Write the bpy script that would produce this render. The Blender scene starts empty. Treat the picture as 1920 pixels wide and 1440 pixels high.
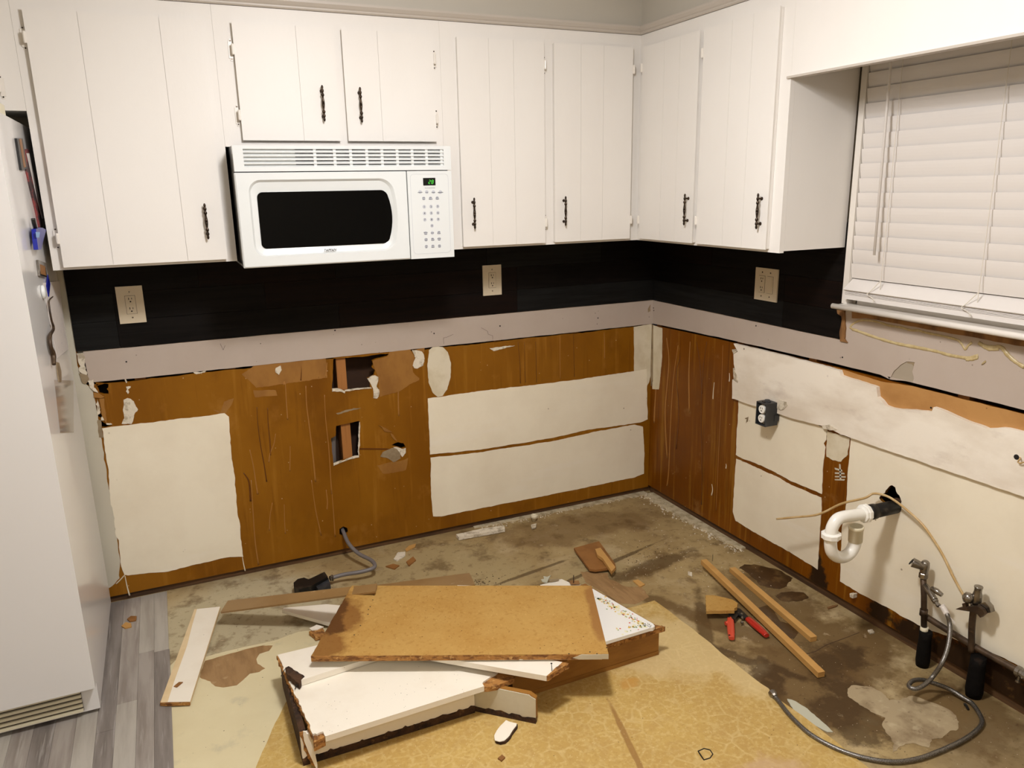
import bpy, bmesh, math, random
from mathutils import Vector, Matrix
from mathutils.geometry import tessellate_polygon
SC = bpy.context.scene
COL = SC.collection
# ---------------- camera ----------------
cd = bpy.data.cameras.new('camera'); cam = bpy.data.objects.new('camera', cd); COL.objects.link(cam)
cd.sensor_width = 36; cd.lens = 26.9205; cd.clip_start = 0.05
R = Vector((0.910145, -0.413875, -0.01852)); U = Vector((0.119015, 0.218383, 0.968579)); F = Vector((0.396827, 0.883751, -0.248017))
cam.matrix_world = Matrix(((R.x,U.x,-F.x,-2.21834),(R.y,U.y,-F.y,-3.19290),(R.z,U.z,-F.z,1.58803),(0,0,0,1)))
SC.camera = cam
# ---------------- light ----------------
w = bpy.data.worlds.new('night'); SC.world = w; w.use_nodes = True
w.node_tree.nodes['Background'].inputs[0].default_value = (0.02,0.025,0.035,1)
w.node_tree.nodes['Background'].inputs[1].default_value = 0.3
def area(name, loc, size, power, color, shape='DISK', rot=(0,0,0)):
    l = bpy.data.lights.new(name,'AREA'); l.shape = shape; l.size = size; l.energy = power; l.color = color
    o = bpy.data.objects.new(name,l); o.location = loc; o.rotation_euler = rot; COL.objects.link(o); return o
def bulb(name, loc, radius, power, color):
    l = bpy.data.lights.new(name,'POINT'); l.shadow_soft_size = radius; l.energy = power; l.color = color
    o = bpy.data.objects.new(name,l); o.location = loc; COL.objects.link(o)
bulb('ceiling_lamp_light', (-1.58,-1.80,2.24), .12, 36, (1,.985,1.0))
area('ceiling_lamp_downlight', (-1.62,-1.80,2.38), .26, 25, (1,.985,.99))
area('rear_fill_light', (-2.0,-4.0,2.41), 0.9, 16, (1,.985,1.0))  # unseen fill light added behind the camera to lift the whole kitchen
SC.view_settings.view_transform = 'Standard'; SC.view_settings.look = 'None'
SC.view_settings.exposure = 0.0; SC.view_settings.gamma = 1; SC.view_settings.use_curve_mapping = False
# ---------------- materials ----------------
def lin(c):
    return tuple(((x/255)/12.92 if x/255 <= .04045 else ((x/255+.055)/1.055)**2.4) for x in c)+(1,)
def mat(name, col, rough=.5, metal=0, layers=(), bump=None, coat=0, emit=None, trans=0, spec=.5):
    m = bpy.data.materials.new(name); m.use_nodes = True; nt = m.node_tree; N = nt.nodes; L = nt.links
    b = N['Principled BSDF']; b.inputs['Roughness'].default_value = rough; b.inputs['Metallic'].default_value = metal
    b.inputs['Specular IOR Level'].default_value = spec
    if coat: b.inputs['Coat Weight'].default_value = coat; b.inputs['Coat Roughness'].default_value = .08
    if trans: b.inputs['Transmission Weight'].default_value = trans
    if emit: b.inputs['Emission Color'].default_value = lin(emit[0]); b.inputs['Emission Strength'].default_value = emit[1]
    tc = N.new('ShaderNodeTexCoord').outputs['Object']
    def mp(scale, rot=(0,0,0), loc=(0,0,0)):
        n = N.new('ShaderNodeMapping'); n.inputs['Scale'].default_value = scale if isinstance(scale,(tuple,list)) else (scale,)*3
        n.inputs['Rotation'].default_value = rot; n.inputs['Location'].default_value = loc
        L.new(tc, n.inputs[0]); return n.outputs[0]
    def noise(v, sc=1, det=6, ro=.6):
        n = N.new('ShaderNodeTexNoise'); n.inputs['Scale'].default_value = sc; n.inputs['Detail'].default_value = det
        n.inputs['Roughness'].default_value = ro; L.new(v, n.inputs['Vector']); return n.outputs[0]
    def ramp(v, lo, hi, a=0, b2=1):
        n = N.new('ShaderNodeMapRange'); n.inputs[1].default_value = lo; n.inputs[2].default_value = hi
        n.inputs[3].default_value = a; n.inputs[4].default_value = b2; L.new(v, n.inputs[0]); return n.outputs[0]
    def mth(op, a, c):
        n = N.new('ShaderNodeMath'); n.operation = op
        for i, q in enumerate((a, c)):
            if isinstance(q,(int,float)): n.inputs[i].default_value = q
            else: L.new(q, n.inputs[i])
        return n.outputs[0]
    cur = None
    for ly in layers:
        k = ly[0]; c2 = lin(ly[1])
        amt = ly[-1]
        if k == 'noise':    # col, scale, lo, hi, amount
            f = ramp(noise(mp(ly[2])), ly[3], ly[4])
        elif k == 'speck':  # col, scale, radius, amount
            n = N.new('ShaderNodeTexVoronoi'); n.inputs['Scale'].default_value = ly[2]; n.inputs['Randomness'].default_value = 1
            L.new(tc, n.inputs['Vector']); f = ramp(n.outputs['Distance'], ly[3]*.7, ly[3], 1, 0)
            g = ramp(noise(mp(ly[2]*.31), 1, 2), .5, .56); f = mth('MULTIPLY', f, g)
        elif k == 'cell':   # col, scale, width, amount : cell edges
            n = N.new('ShaderNodeTexVoronoi'); n.feature = 'DISTANCE_TO_EDGE'; n.inputs['Scale'].default_value = 1
            L.new(mp(ly[2]), n.inputs['Vector']); f = ramp(n.outputs['Distance'], ly[3]*.4, ly[3], 1, 0)
            g = ramp(noise(mp(9), 1, 3), .38, .62); f = mth('MULTIPLY', f, g)
        elif k == 'blob':   # col, [(cx,cy,cz,rx,ry,rz,rotdeg,axis)], distort, amount
            f = None
            nz = noise(mp(ly[3][0]), 1, 7, .65)
            nz = ramp(nz, 0, 1, -ly[3][1], ly[3][1])
            for (cx,cy,cz,rx,ry,rz,*rt) in ly[2]:
                n0 = N.new('ShaderNodeVectorMath'); n0.operation = 'SUBTRACT'; L.new(tc, n0.inputs[0]); n0.inputs[1].default_value = (cx,cy,cz)
                src = n0.outputs[0]
                if rt:
                    nr = N.new('ShaderNodeVectorRotate'); nr.rotation_type = 'Z_AXIS'; nr.inputs['Angle'].default_value = math.radians(-rt[0]); L.new(src, nr.inputs['Vector']); src = nr.outputs[0]
                n1 = N.new('ShaderNodeVectorMath'); n1.operation = 'DIVIDE'; L.new(src, n1.inputs[0]); n1.inputs[1].default_value = (rx,ry,rz)
                n2 = N.new('ShaderNodeVectorMath'); n2.operation = 'LENGTH'; L.new(n1.outputs[0], n2.inputs[0])
                h = ramp(mth('ADD', n2.outputs['Value'], nz), .75, 1.1, 1, 0)
                f = h if f is None else mth('MAXIMUM', f, h)
        mx = N.new('ShaderNodeMix'); mx.data_type = 'RGBA'
        L.new(mth('MULTIPLY', f, amt), mx.inputs[0])
        if cur is None: mx.inputs[6].default_value = lin(col)
        else: L.new(cur, mx.inputs[6])
        mx.inputs[7].default_value = c2; cur = mx.outputs[2]
    if cur is None: b.inputs['Base Color'].default_value = lin(col)
    else: L.new(cur, b.inputs['Base Color'])
    if bump:  # scale, strength, distance
        bn = N.new('ShaderNodeBump'); bn.inputs['Strength'].default_value = bump[1]; bn.inputs['Distance'].default_value = bump[2]
        L.new(noise(mp(bump[0]), 1, 5), bn.inputs['Height']); L.new(bn.outputs[0], b.inputs['Normal'])
    return m
M = {}
M['cab'] = mat('cabinet_paint',(231,227,221),.5,layers=[('noise',(226,221,214),(3,3,1.5),.4,.7,.5)],bump=((60,60,25),.12,.002))
M['wallp'] = mat('soffit_paint',(184,178,166),.6,bump=(120,.1,.001))
M['band'] = mat('mauve_drywall',(186,172,160),.7,layers=[('noise',(176,160,146),5,.4,.7,.5),('speck',(120,105,90),22,.07,.7)],bump=(90,.12,.001))
M['bandd'] = mat('recessed_grey_gypsum',(164,152,134),.7,bump=(60,.2,.002))
M['cream'] = mat('cream_paint',(243,234,212),.6,layers=[('noise',(226,214,190),3,.4,.7,.6),('noise',(243,236,222),(1.2,1.2,9),.55,.7,.5),('speck',(140,120,90),14,.06,.8)],bump=(45,.15,.002))
M['creamw'] = mat('white_skim',(244,236,222),.6,layers=[('noise',(214,200,180),(2.5,2.5,6),.42,.66,.7),('noise',(196,180,166),(4,4,11),.6,.72,.5),('speck',(120,100,80),12,.06,.8)],bump=(30,.25,.003))
M['greyw'] = mat('old_grey_wall_paint',(200,194,176),.6,layers=[('noise',(190,182,165),4,.4,.7,.6)])
M['brown'] = mat('brown_drywall_paper',(142,92,16),.42,spec=.22,layers=[
  ('noise',(120,72,4),(2.2,2.2,1.4),.40,.66,.8),('noise',(164,112,36),(26,26,1.6),.55,.68,.55),('noise',(104,58,2),(42,42,2.2),.60,.70,.4),
  ('noise',(176,124,56),(6,6,5),.60,.74,.4),('noise',(100,56,2),(3.3,3.3,2.2),.52,.7,.6),('speck',(214,190,150),26,.07,.6)],bump=((50,50,6),.18,.002))
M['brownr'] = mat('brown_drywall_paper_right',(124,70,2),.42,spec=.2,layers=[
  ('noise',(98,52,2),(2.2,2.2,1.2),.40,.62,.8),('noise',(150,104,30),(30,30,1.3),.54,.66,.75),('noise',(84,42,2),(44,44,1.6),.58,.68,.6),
  ('blob',(38,26,16),[(0,-1.18,.06,.2,.05,.05),(0,-1.17,.11,.2,.035,.05),(0,-1.47,.075,.2,.05,.05),(0,-1.62,.07,.2,.09,.06),(0,-1.9,.06,.2,.30,.09),(0,-2.3,.06,.2,.3,.1)],(26,1.0),.95),
  ('noise',(150,110,60),(8,8,8),.6,.7,.5),('speck',(214,190,150),26,.06,.6)],bump=((50,50,6),.18,.002))
M['brownl'] = mat('torn_brown_paper',(154,106,42),.6,layers=[('noise',(128,82,24),(9,9,5),.45,.65,.7)],bump=(30,.2,.002))
M['browno'] = mat('orange_brown_paper',(186,138,80),.6,layers=[('noise',(164,116,62),(6,6,10),.45,.65,.7),('speck',(110,70,30),30,.1,.8)],bump=(30,.2,.002))
M['plaster'] = mat('broken_gypsum',(222,212,192),.9,layers=[('noise',(160,145,120),30,.5,.62,.8)],bump=(90,.6,.004))
M['gyps_grey'] = mat('grey_gypsum',(150,132,104),.9,layers=[('noise',(120,100,72),20,.45,.65,.7)],bump=(60,.4,.003))
M['compound'] = mat('joint_compound',(222,212,188),.7,layers=[('noise',(200,186,154),8,.45,.65,.7)],bump=(40,.1,.002))
M['stud'] = mat('stud_wood',(164,108,52),.6,layers=[('noise',(128,78,34),(40,40,2),.45,.62,.8)],bump=((60,60,4),.2,.002))
M['sole'] = mat('sole_plate_wood',(96,66,36),.7,layers=[('noise',(56,36,18),(3,3,60),.42,.62,.9)],bump=((4,4,80),.4,.003))
M['dark'] = mat('dark_cavity',(38,26,18),.9)
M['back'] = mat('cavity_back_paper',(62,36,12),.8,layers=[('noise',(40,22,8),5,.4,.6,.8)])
M['tornwood'] = mat('torn_wood',(150,108,62),.8,layers=[('noise',(90,58,28),(14,14,5),.42,.62,.9)],bump=((30,30,10),.5,.004))
M['trimw'] = mat('trim_paint',(228,222,213),.3,bump=(40,.06,.001))
M['beige'] = mat('crown_paint',(188,179,168),.4)
M['blind'] = mat('blind_white',(226,220,214),.4,bump=((3,3,120),.06,.001))
M['glass'] = mat('night_glass',(10,12,16),.05,spec=.6)
M['cord'] = mat('blind_cord',(222,214,200),.8)
M['appl'] = mat('appliance_white',(222,225,224),.2,coat=.4)
M['applf'] = mat('fridge_white',(230,228,226),.24,coat=.35,bump=(260,.05,.0005))
M['applc'] = mat('cream_plastic',(226,218,190),.35)
M['black'] = mat('black_steel',(22,21,20),.35)
M['mwglass'] = mat('microwave_glass',(6,6,6),.06,spec=.14)
M['slotd'] = mat('slot_dark',(58,44,36),.8)
M['keyg'] = mat('key_grey',(188,191,198),.5)
M['ink'] = mat('ink_grey',(58,58,68),.6)
M['inkb'] = mat('ink_black',(40,38,38),.5)
M['led'] = mat('led_green',(70,200,60),.4,emit=((90,230,70),.8))
M['disp'] = mat('display_black',(18,20,20),.15)
M['bronze'] = mat('antique_bronze',(72,58,46),.3,.85,layers=[('noise',(30,24,20),60,.4,.6,.7)])
M['plate'] = mat('ivory_plate',(208,194,168),.35)
M['slot'] = mat('slot_black',(20,14,10),.8)
M['bbox'] = mat('black_box',(40,42,46),.45,layers=[('noise',(76,78,80),20,.5,.7,.6)],bump=(60,.2,.001))
M['pvc'] = mat('pvc_white',(246,244,236),.22,coat=.2)
M['pvcd'] = mat('pvc_cream',(228,218,190),.3)
M['abs'] = mat('abs_black',(22,20,18),.45,spec=.3,layers=[('noise',(80,70,58),18,.56,.7,.7)])
M['tubey'] = mat('aged_tubing',(190,158,106),.3,layers=[('noise',(214,190,146),20,.45,.6,.6)])
M['steel'] = mat('old_steel_pipe',(84,66,48),.5,.4,layers=[('noise',(44,32,24),16,.4,.6,.8),('noise',(130,100,66),30,.62,.72,.6)],bump=(60,.4,.002))
M['chrome'] = mat('dull_chrome',(150,144,136),.25,.95,layers=[('noise',(90,84,76),30,.45,.65,.6)])
M['tar'] = mat('black_pipe_wrap',(13,10,8),.8,spec=.15,layers=[('noise',(44,32,22),24,.58,.7,.6)],bump=(40,.7,.006))
M['label'] = mat('hose_label',(214,206,198),.6)
M['braid'] = mat('steel_braid',(150,146,140),.3,.85,layers=[('noise',(70,66,62),(500,500,500),.42,.6,.9)],bump=(600,.5,.001))
M['cableg'] = mat('grey_cable',(112,106,104),.45)
M['red'] = mat('red_grip',(176,38,24),.35,coat=.2)
M['redl'] = mat('worn_red_grip',(206,74,50),.4)
M['tool'] = mat('tool_steel',(52,50,48),.35,.7)
M['pboard'] = mat('particleboard_face',(184,145,80),.8,spec=.2,layers=[
  ('noise',(172,128,62),6,.4,.65,.6),('noise',(150,104,46),60,.54,.66,.4),('noise',(200,160,90),90,.56,.68,.4),('speck',(96,60,28),38,.10,.8),('speck',(110,72,36),75,.13,.7),('speck',(220,184,120),64,.14,.5),
  ('blob',(118,72,28),[(-1.83,-.80,.18,.10,.20,.3,-15),(-1.88,-.96,.18,.07,.10,.3)],(9,1.0),.75),
  ('blob',(72,40,16),[(-1.82,-.76,.18,.05,.10,.3,-15),(-1.845,-.86,.18,.04,.06,.3)],(16,1.1),.75),
  ('blob',(146,100,54),[(-1.01,-1.18,.18,.035,.22,.3,-23)],(10,.8),.8)],bump=(160,.35,.002))
M['chip'] = mat('broken_chipboard',(176,124,62),.9,layers=[('noise',(110,66,26),(40,40,90),.45,.6,.9),('noise',(214,170,104),70,.58,.66,.7)],bump=(90,1.0,.006))
M['rot'] = mat('rotten_wood',(74,48,26),.95,layers=[('noise',(34,20,10),24,.42,.6,.9),('noise',(130,92,54),34,.6,.7,.7)],bump=(50,1.0,.008))
M['melam'] = mat('white_melamine',(240,232,216),.4,layers=[('speck',(90,70,50),34,.06,.8),('noise',(228,216,196),6,.5,.7,.5)])
M['melamg'] = mat('painted_kick_board',(206,198,176),.5,layers=[('noise',(190,178,152),5,.45,.65,.7),('speck',(80,60,40),26,.06,.8)])
M['tan'] = mat('tan_plywood',(156,108,44),.55,layers=[('noise',(130,84,26),(5,5,22),.42,.62,.7)],bump=((10,10,60),.15,.001))
M['strip'] = mat('brown_painted_trim',(150,118,74),.45,layers=[('noise',(134,100,58),5,.4,.65,.6),('noise',(206,186,150),(16,40,30),.66,.70,.8)],bump=(40,.1,.001))
M['lath'] = mat('raw_lath',(198,152,86),.6,layers=[('noise',(182,134,70),(10,10,40),.42,.62,.6)],bump=((20,20,60),.15,.001))
M['agedw'] = mat('aged_cream_wood',(224,200,158),.6,layers=[('noise',(206,178,128),8,.45,.65,.6)])
M['card'] = mat('brown_board',(146,98,46),.7,layers=[('noise',(116,74,28),9,.42,.62,.7)],bump=(40,.2,.001))
M['floral'] = mat('floral_shelf_paper',(234,232,226),.4,layers=[][:0] and [('blob',(232,222,182),[(-.86,-1.05,.17,.035,.30,.2,28),(-.83,-1.2,.17,.10,.03,.2,28)],(18,.5),.9),('speck',(206,60,60),60,.16,.55),('speck',(230,180,60),47,.18,.55),('speck',(60,90,60),71,.14,.5)])
M['concrete'] = mat('old_slab_concrete',(172,150,106),.7,spec=.25,layers=[
  ('noise',(140,116,76),2.2,.38,.62,.8),('noise',(190,172,136),(5,5,5),.52,.68,.6),
  ('blob',(190,180,150),[(-2.1,-.35,0,.42,.36,.3)],(5,.5),.75),
  ('blob',(166,148,108),[(-1.35,-.38,0,.42,.30,.3),(-.7,-.62,0,.2,.12,.3)],(5,.8),.7),
  ('blob',(106,78,42),[(-.55,-.22,0,.42,.16,.3,-6)],(7,1.0),.6),
  ('blob',(70,48,22),[(-.62,-.60,0,.36,.014,.3,14),(-.95,-.52,0,.22,.012,.3,10),(-.45,-.70,0,.25,.05,.3,10),(-.80,-.93,0,.020,.30,.3,-30),(-.62,-1.28,0,.030,.42,.3,-33)],(12,.7),.7),
  ('blob',(92,68,36),[(-.28,-1.50,0,.30,.30,.3),(-.45,-1.25,0,.06,.42,.3,28),(-.5,-1.62,0,.2,.2,.3),(-.18,-1.9,0,.22,.2,.3),(-.2,-1.15,0,.2,.25,.3)],(5,1.0),.75),
  ('blob',(60,40,18),[(-.30,-1.55,0,.15,.10,.3,20),(-.45,-1.78,0,.12,.14,.3,20),(-.62,-1.30,0,.03,.35,.3,33),(-.36,-1.66,0,.07,.22,.3,-20),(-.58,-1.55,0,.05,.2,.3,-30)],(9,1.2),.75),
  ('blob',(118,100,72),[(-.25,-2.2,0,.5,.25,.3)],(4,.7),.6),
  ('noise',(96,72,40),(9,9,9),.54,.66,.65),('noise',(110,86,54),(28,28,28),.56,.68,.5),('noise',(198,180,146),(18,18,18),.64,.74,.6),
  ('noise',(70,48,24),(50,50,50),.64,.72,.6),('speck',(224,210,184),60,.09,.7),('speck',(44,28,14),44,.09,.85),('speck',(60,40,20),90,.12,.6)],bump=(22,.4,.004))
M['grout'] = mat('pale_patch_cement',(168,150,118),.7,layers=[('noise',(112,90,62),7,.48,.64,.75),('noise',(190,174,142),22,.56,.68,.6),('noise',(96,74,48),34,.62,.7,.7)],bump=(40,.3,.003))
M['wet'] = mat('wet_concrete',(70,48,24),.4,layers=[('noise',(110,84,50),16,.5,.64,.8)])
M['creamf'] = mat('cream_floor_layer',(218,206,168),.5,layers=[('noise',(204,190,150),2.5,.4,.65,.7),('noise',(170,164,140),9,.58,.7,.4),('speck',(70,50,30),34,.08,.9)],bump=(20,.15,.002))
M['gluef'] = mat('brown_glue_patch',(158,124,82),.6,layers=[('noise',(130,98,60),(30,6,6),.45,.62,.7),('noise',(180,150,110),20,.62,.7,.7)],bump=(40,.4,.003))
M['lino'] = mat('yellowed_linoleum',(192,160,92),.5,spec=.3,layers=[
  ('noise',(176,142,80),3,.4,.65,.7),('noise',(214,188,130),(70,70,70),.50,.62,.4),('noise',(160,126,66),(130,130,130),.54,.66,.35),('noise',(176,142,84),(16,16,16),.5,.66,.4),
  ('blob',(190,140,66),[(-1.32,-1.86,0,.20,.12,.3,25),(-1.14,-1.83,0,.12,.12,.3),(-.98,-1.34,0,.04,.03,.3),(-1.05,-2.0,0,.16,.1,.3)],(14,1.0),.6),
  ('blob',(212,190,142),[(-.72,-1.22,0,.30,.22,.3,-35),(-.55,-1.45,0,.16,.2,.3)],(6,.9),.6),('cell',(222,200,146),(20,20,20),.08,.28),
  ('blob',(150,112,62),[(-1.14,-1.58,0,.010,.21,.3,-14),(-1.19,-1.77,0,.05,.022,.3,-14)],(22,.4),.85),
  ('blob',(196,164,130),[(-.9,-1.85,0,.14,.07,.3)],(12,1.0),.6),
  ('speck',(100,70,30),44,.09,.9),('speck',(236,222,184),90,.16,.4)],bump=((90,90,90),.35,.002))
M['white_scar'] = mat('grey_filler_scar',(186,184,164),.6)
M['vinyl'] = mat('grey_vinyl_plank',(160,152,144),.45,layers=[('noise',(128,118,110),(26,2.2,9),.42,.62,.8),('noise',(186,180,172),(44,3,9),.56,.68,.6)],bump=((60,5,20),.1,.001))
M['vinylb'] = mat('dark_grey_vinyl_plank',(138,130,124),.45,layers=[('noise',(106,98,92),(30,2.2,9),.42,.62,.8),('noise',(176,170,164),(60,3,9),.58,.68,.7)],bump=((60,5,20),.1,.001))
M['vinylc'] = mat('light_grey_vinyl_plank',(176,170,160),.45,layers=[('noise',(150,142,132),(26,2.2,9),.42,.62,.7)],bump=((60,5,20),.1,.001))
M['plank'] = mat('dark_backsplash_plank',(17,13,11),.6,spec=.12,layers=[('noise',(6,4,3),(3,3,50),.42,.6,.9),('noise',(20,14,10),(2,2,70),.6,.7,.6)],bump=((4,4,90),.15,.001))
M['plankb'] = mat('red_dark_backsplash_plank',(20,9,5),.6,spec=.12,layers=[('noise',(8,4,3),(3,3,50),.42,.6,.9)],bump=((4,4,90),.15,.001))
M['plankc'] = mat('grey_dark_backsplash_plank',(25,25,24),.6,spec=.12,layers=[('noise',(14,13,12),(3,3,50),.42,.6,.9)],bump=((4,4,90),.15,.001))
M['room'] = mat('room_wall_paint',(200,190,172),.7)
M['ceil'] = mat('ceiling_paint',(225,220,210),.8)
M['navy'] = mat('navy_plastic',(16,30,140),.3)
M['sky'] = mat('light_blue_plastic',(110,160,210),.4)
M['paper'] = mat('white_paper',(222,216,212),.7,layers=[('noise',(190,186,190),(30,30,60),.6,.7,.5)])
M['gold'] = mat('gold_print',(160,108,56),.4,.5)
M['plaid'] = mat('plaid_ribbon',(150,70,70),.8,layers=[('noise',(50,50,52),(2,14,26),.45,.52,.9)])
M['film'] = mat('clear_film_sleeve',(176,166,156),.12,coat=.3)
M['grain'] = mat('debris_chips',(190,170,140),.9)
M['darkgrain'] = mat('dark_debris',(70,48,30),.9)

# ---------------- geometry helpers ----------------
def wloc(p):
    v = Vector((0,0,0))
    while p is not None: v += p.location; p = p.parent
    return v
def put(name, me, m, parent=None, smooth=False):
    o = bpy.data.objects.new(name, me); COL.objects.link(o)
    if m is not None: me.materials.append(M[m] if isinstance(m,str) else m)
    if smooth:
        for p in me.polygons: p.use_smooth = True
    if parent is not None:
        o.parent = parent; o.location = -wloc(parent)
    return o
def tag(o, label=None, cat=None, group=None, kind=None):
    for k, v in (('label',label),('category',cat),('group',group),('kind',kind)):
        if v: o[k] = v
    return o
def thing(name, loc, label, cat, group=None):
    o = bpy.data.objects.new(name, None); COL.objects.link(o); o.location = loc; o.empty_display_size = .05
    return tag(o, label, cat, group)
def fin(bm, name, m, parent, smooth=False, bev=0, bseg=2):
    if bev:
        es = [e for e in bm.edges if len(e.link_faces) == 2 and e.calc_face_angle(0) > .6]
        bmesh.ops.bevel(bm, geom=es, offset=bev, segments=bseg, affect='EDGES', clamp_overlap=True)
    bmesh.ops.recalc_face_normals(bm, faces=bm.faces)
    me = bpy.data.meshes.new(name); bm.to_mesh(me); bm.free()
    return put(name, me, m, parent, smooth)
def addbox(bm, x0,x1,y0,y1,z0,z1):
    v = [bm.verts.new(p) for p in ((x0,y0,z0),(x1,y0,z0),(x1,y1,z0),(x0,y1,z0),(x0,y0,z1),(x1,y0,z1),(x1,y1,z1),(x0,y1,z1))]
    for f in ((0,1,2,3),(4,5,6,7),(0,1,5,4),(1,2,6,5),(2,3,7,6),(3,0,4,7)): bm.faces.new([v[i] for i in f])
def box(name, x0,x1,y0,y1,z0,z1, m, parent=None, bev=0):
    bm = bmesh.new(); addbox(bm, min(x0,x1),max(x0,x1),min(y0,y1),max(y0,y1),min(z0,z1),max(z0,z1))
    return fin(bm, name, m, parent, bev=bev)
def P3(ax, a, b, d):
    return (d,a,b) if ax == 'X' else (a,d,b) if ax == 'Y' else (a,b,d)
def rag(pts, step=.012, amp=.0018, seed=1):
    r = random.Random(seed); out = []
    n = len(pts)
    for i in range(n):
        a = Vector(pts[i]); b = Vector(pts[(i+1)%n]); L = (b-a).length
        k = max(1, int(L/step)); nv = Vector((-(b-a).y,(b-a).x)); nv = nv/(L+1e-9)
        drift = 0
        for j in range(k):
            t = j/k; drift = .6*drift + r.uniform(-amp,amp)
            q = a+(b-a)*t + nv*drift*(0 if j == 0 else 1); out.append((q.x,q.y))
    return out
def ragopen(pts, step=.012, amp=.0018, seed=1):
    r = random.Random(seed); out = []
    for a, b in zip(pts, pts[1:]):
        a, b = Vector(a), Vector(b); L = (b-a).length; k = max(1,int(L/step)); nv = Vector((-(b-a).y,(b-a).x))/(L+1e-9); dr = 0
        for j in range(k):
            dr = .6*dr+r.uniform(-amp,amp); q = a+(b-a)*j/k+nv*(dr if j else 0); out.append((q.x,q.y))
    return out+[tuple(pts[-1])]
def addslab(bm, pts, ax, d0, d1, holes=()):
    loops = [list(pts)]+[list(h) for h in holes]
    tris = tessellate_polygon([[Vector((p[0],p[1],0)) for p in l] for l in loops])
    flat = [p for l in loops for p in l]
    A = [bm.verts.new(P3(ax,p[0],p[1],d0)) for p in flat]; B = [bm.verts.new(P3(ax,p[0],p[1],d1)) for p in flat]
    for t in tris:
        if len(set(t)) < 3: continue
        try: bm.faces.new([A[i] for i in t]); bm.faces.new([B[i] for i in reversed(t)])
        except ValueError: pass
    o = 0
    for l in loops:
        n = len(l)
        for i in range(n):
            j = (i+1)%n
            bm.faces.new((A[o+i],A[o+j],B[o+j],B[o+i]))
        o += n
def slab(name, pts, ax, d0, d1, m, parent=None, holes=()):
    bm = bmesh.new(); addslab(bm, pts, ax, d0, d1, holes)
    return fin(bm, name, m, parent)
def board(name, top, th, m, parent=None, bev=0, ragamp=0, seed=1, step=.012):
    """top: 3D points of the upper face (counter-clockwise or not), extruded th along its normal, downwards"""
    T = [Vector(p) for p in top]
    nrm = Vector((0,0,0))
    for i in range(len(T)):
        a, b = T[i], T[(i+1)%len(T)]
        nrm += a.cross(b)
    nrm.normalize()
    if nrm.z < 0: nrm = -nrm
    if ragamp:
        r = random.Random(seed); Q = []
        for i in range(len(T)):
            a, b = T[i], T[(i+1)%len(T)]; L = (b-a).length; k = max(1,int(L/step)); s = (b-a).cross(nrm).normalized()
            for j in range(k): Q.append(a+(b-a)*j/k+(s*r.uniform(-ragamp,ragamp) if j else Vector((0,0,0))))
        T = Q
    bm = bmesh.new(); A = [bm.verts.new(p) for p in T]; B = [bm.verts.new(p-nrm*th) for p in T]
    bm.faces.new(A); bm.faces.new(list(reversed(B)))
    for i in range(len(T)):
        j = (i+1)%len(T); bm.faces.new((A[i],A[j],B[j],B[i]))
    return fin(bm, name, m, parent, bev=bev)
def crom(P, n=8):
    P = [Vector(p) for p in P]; Q = [2*P[0]-P[1]]+P+[2*P[-1]-P[-2]]; out = []
    for i in range(1,len(Q)-2):
        for j in range(n):
            t = j/n; a,b,c,d = Q[i-1],Q[i],Q[i+1],Q[i+2]
            out.append(.5*((2*b)+(c-a)*t+(2*a-5*b+4*c-d)*t*t+(3*b-a-3*c+d)*t**3))
    out.append(P[-1]); return out
def addtube(bm, pts, r, seg=12, caps=True):
    n = len(pts); rr = r if isinstance(r,(list,tuple)) else [r]*n
    rings = []; prev = None
    for i in range(n):
        t = (pts[min(i+1,n-1)]-pts[max(i-1,0)]).normalized()
        if prev is None:
            u = t.orthogonal().normalized()
        else:
            u = (prev - t*prev.dot(t)).normalized()
        prev = u; v = t.cross(u)
        rings.append([bm.verts.new(pts[i]+(u*math.cos(2*math.pi*k/seg)+v*math.sin(2*math.pi*k/seg))*rr[i]) for k in range(seg)])
    for a, b in zip(rings, rings[1:]):
        for k in range(seg): bm.faces.new((a[k],a[(k+1)%seg],b[(k+1)%seg],b[k]))
    if caps:
        bm.faces.new(list(reversed(rings[0]))); bm.faces.new(rings[-1])
def tube(name, pts, r, m, parent=None, seg=12, smooth=True, curve=8):
    P = crom(pts, curve) if curve and len(pts) > 2 else [Vector(p) for p in pts]
    if isinstance(r,(list,tuple)) and len(r) != len(P):
        r = [r[min(int(i/(len(P)-1)*(len(r)-1)),len(r)-2)]+(r[min(int(i/(len(P)-1)*(len(r)-1)),len(r)-2)+1]-r[min(int(i/(len(P)-1)*(len(r)-1)),len(r)-2)])*((i/(len(P)-1)*(len(r)-1))%1 if i < len(P)-1 else 1) for i in range(len(P))]
    bm = bmesh.new(); addtube(bm, P, r, seg)
    o = fin(bm, name, m, parent)
    if smooth:
        for p in o.data.polygons: p.use_smooth = len(p.vertices) == 4
    return o
def addrev(bm, prof, org, axis, seg=20):
    """prof: (radius, distance along axis)"""
    ax = Vector(axis).normalized(); u = ax.orthogonal().normalized(); v = ax.cross(u); org = Vector(org); rings = []
    for (r, h) in prof:
        rings.append([bm.verts.new(org+ax*h+(u*math.cos(2*math.pi*k/seg)+v*math.sin(2*math.pi*k/seg))*max(r,1e-5)) for k in range(seg)])
    for a, b in zip(rings, rings[1:]):
        for k in range(seg): bm.faces.new((a[k],a[(k+1)%seg],b[(k+1)%seg],b[k]))
    bm.faces.new(list(reversed(rings[0]))); bm.faces.new(rings[-1])
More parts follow.
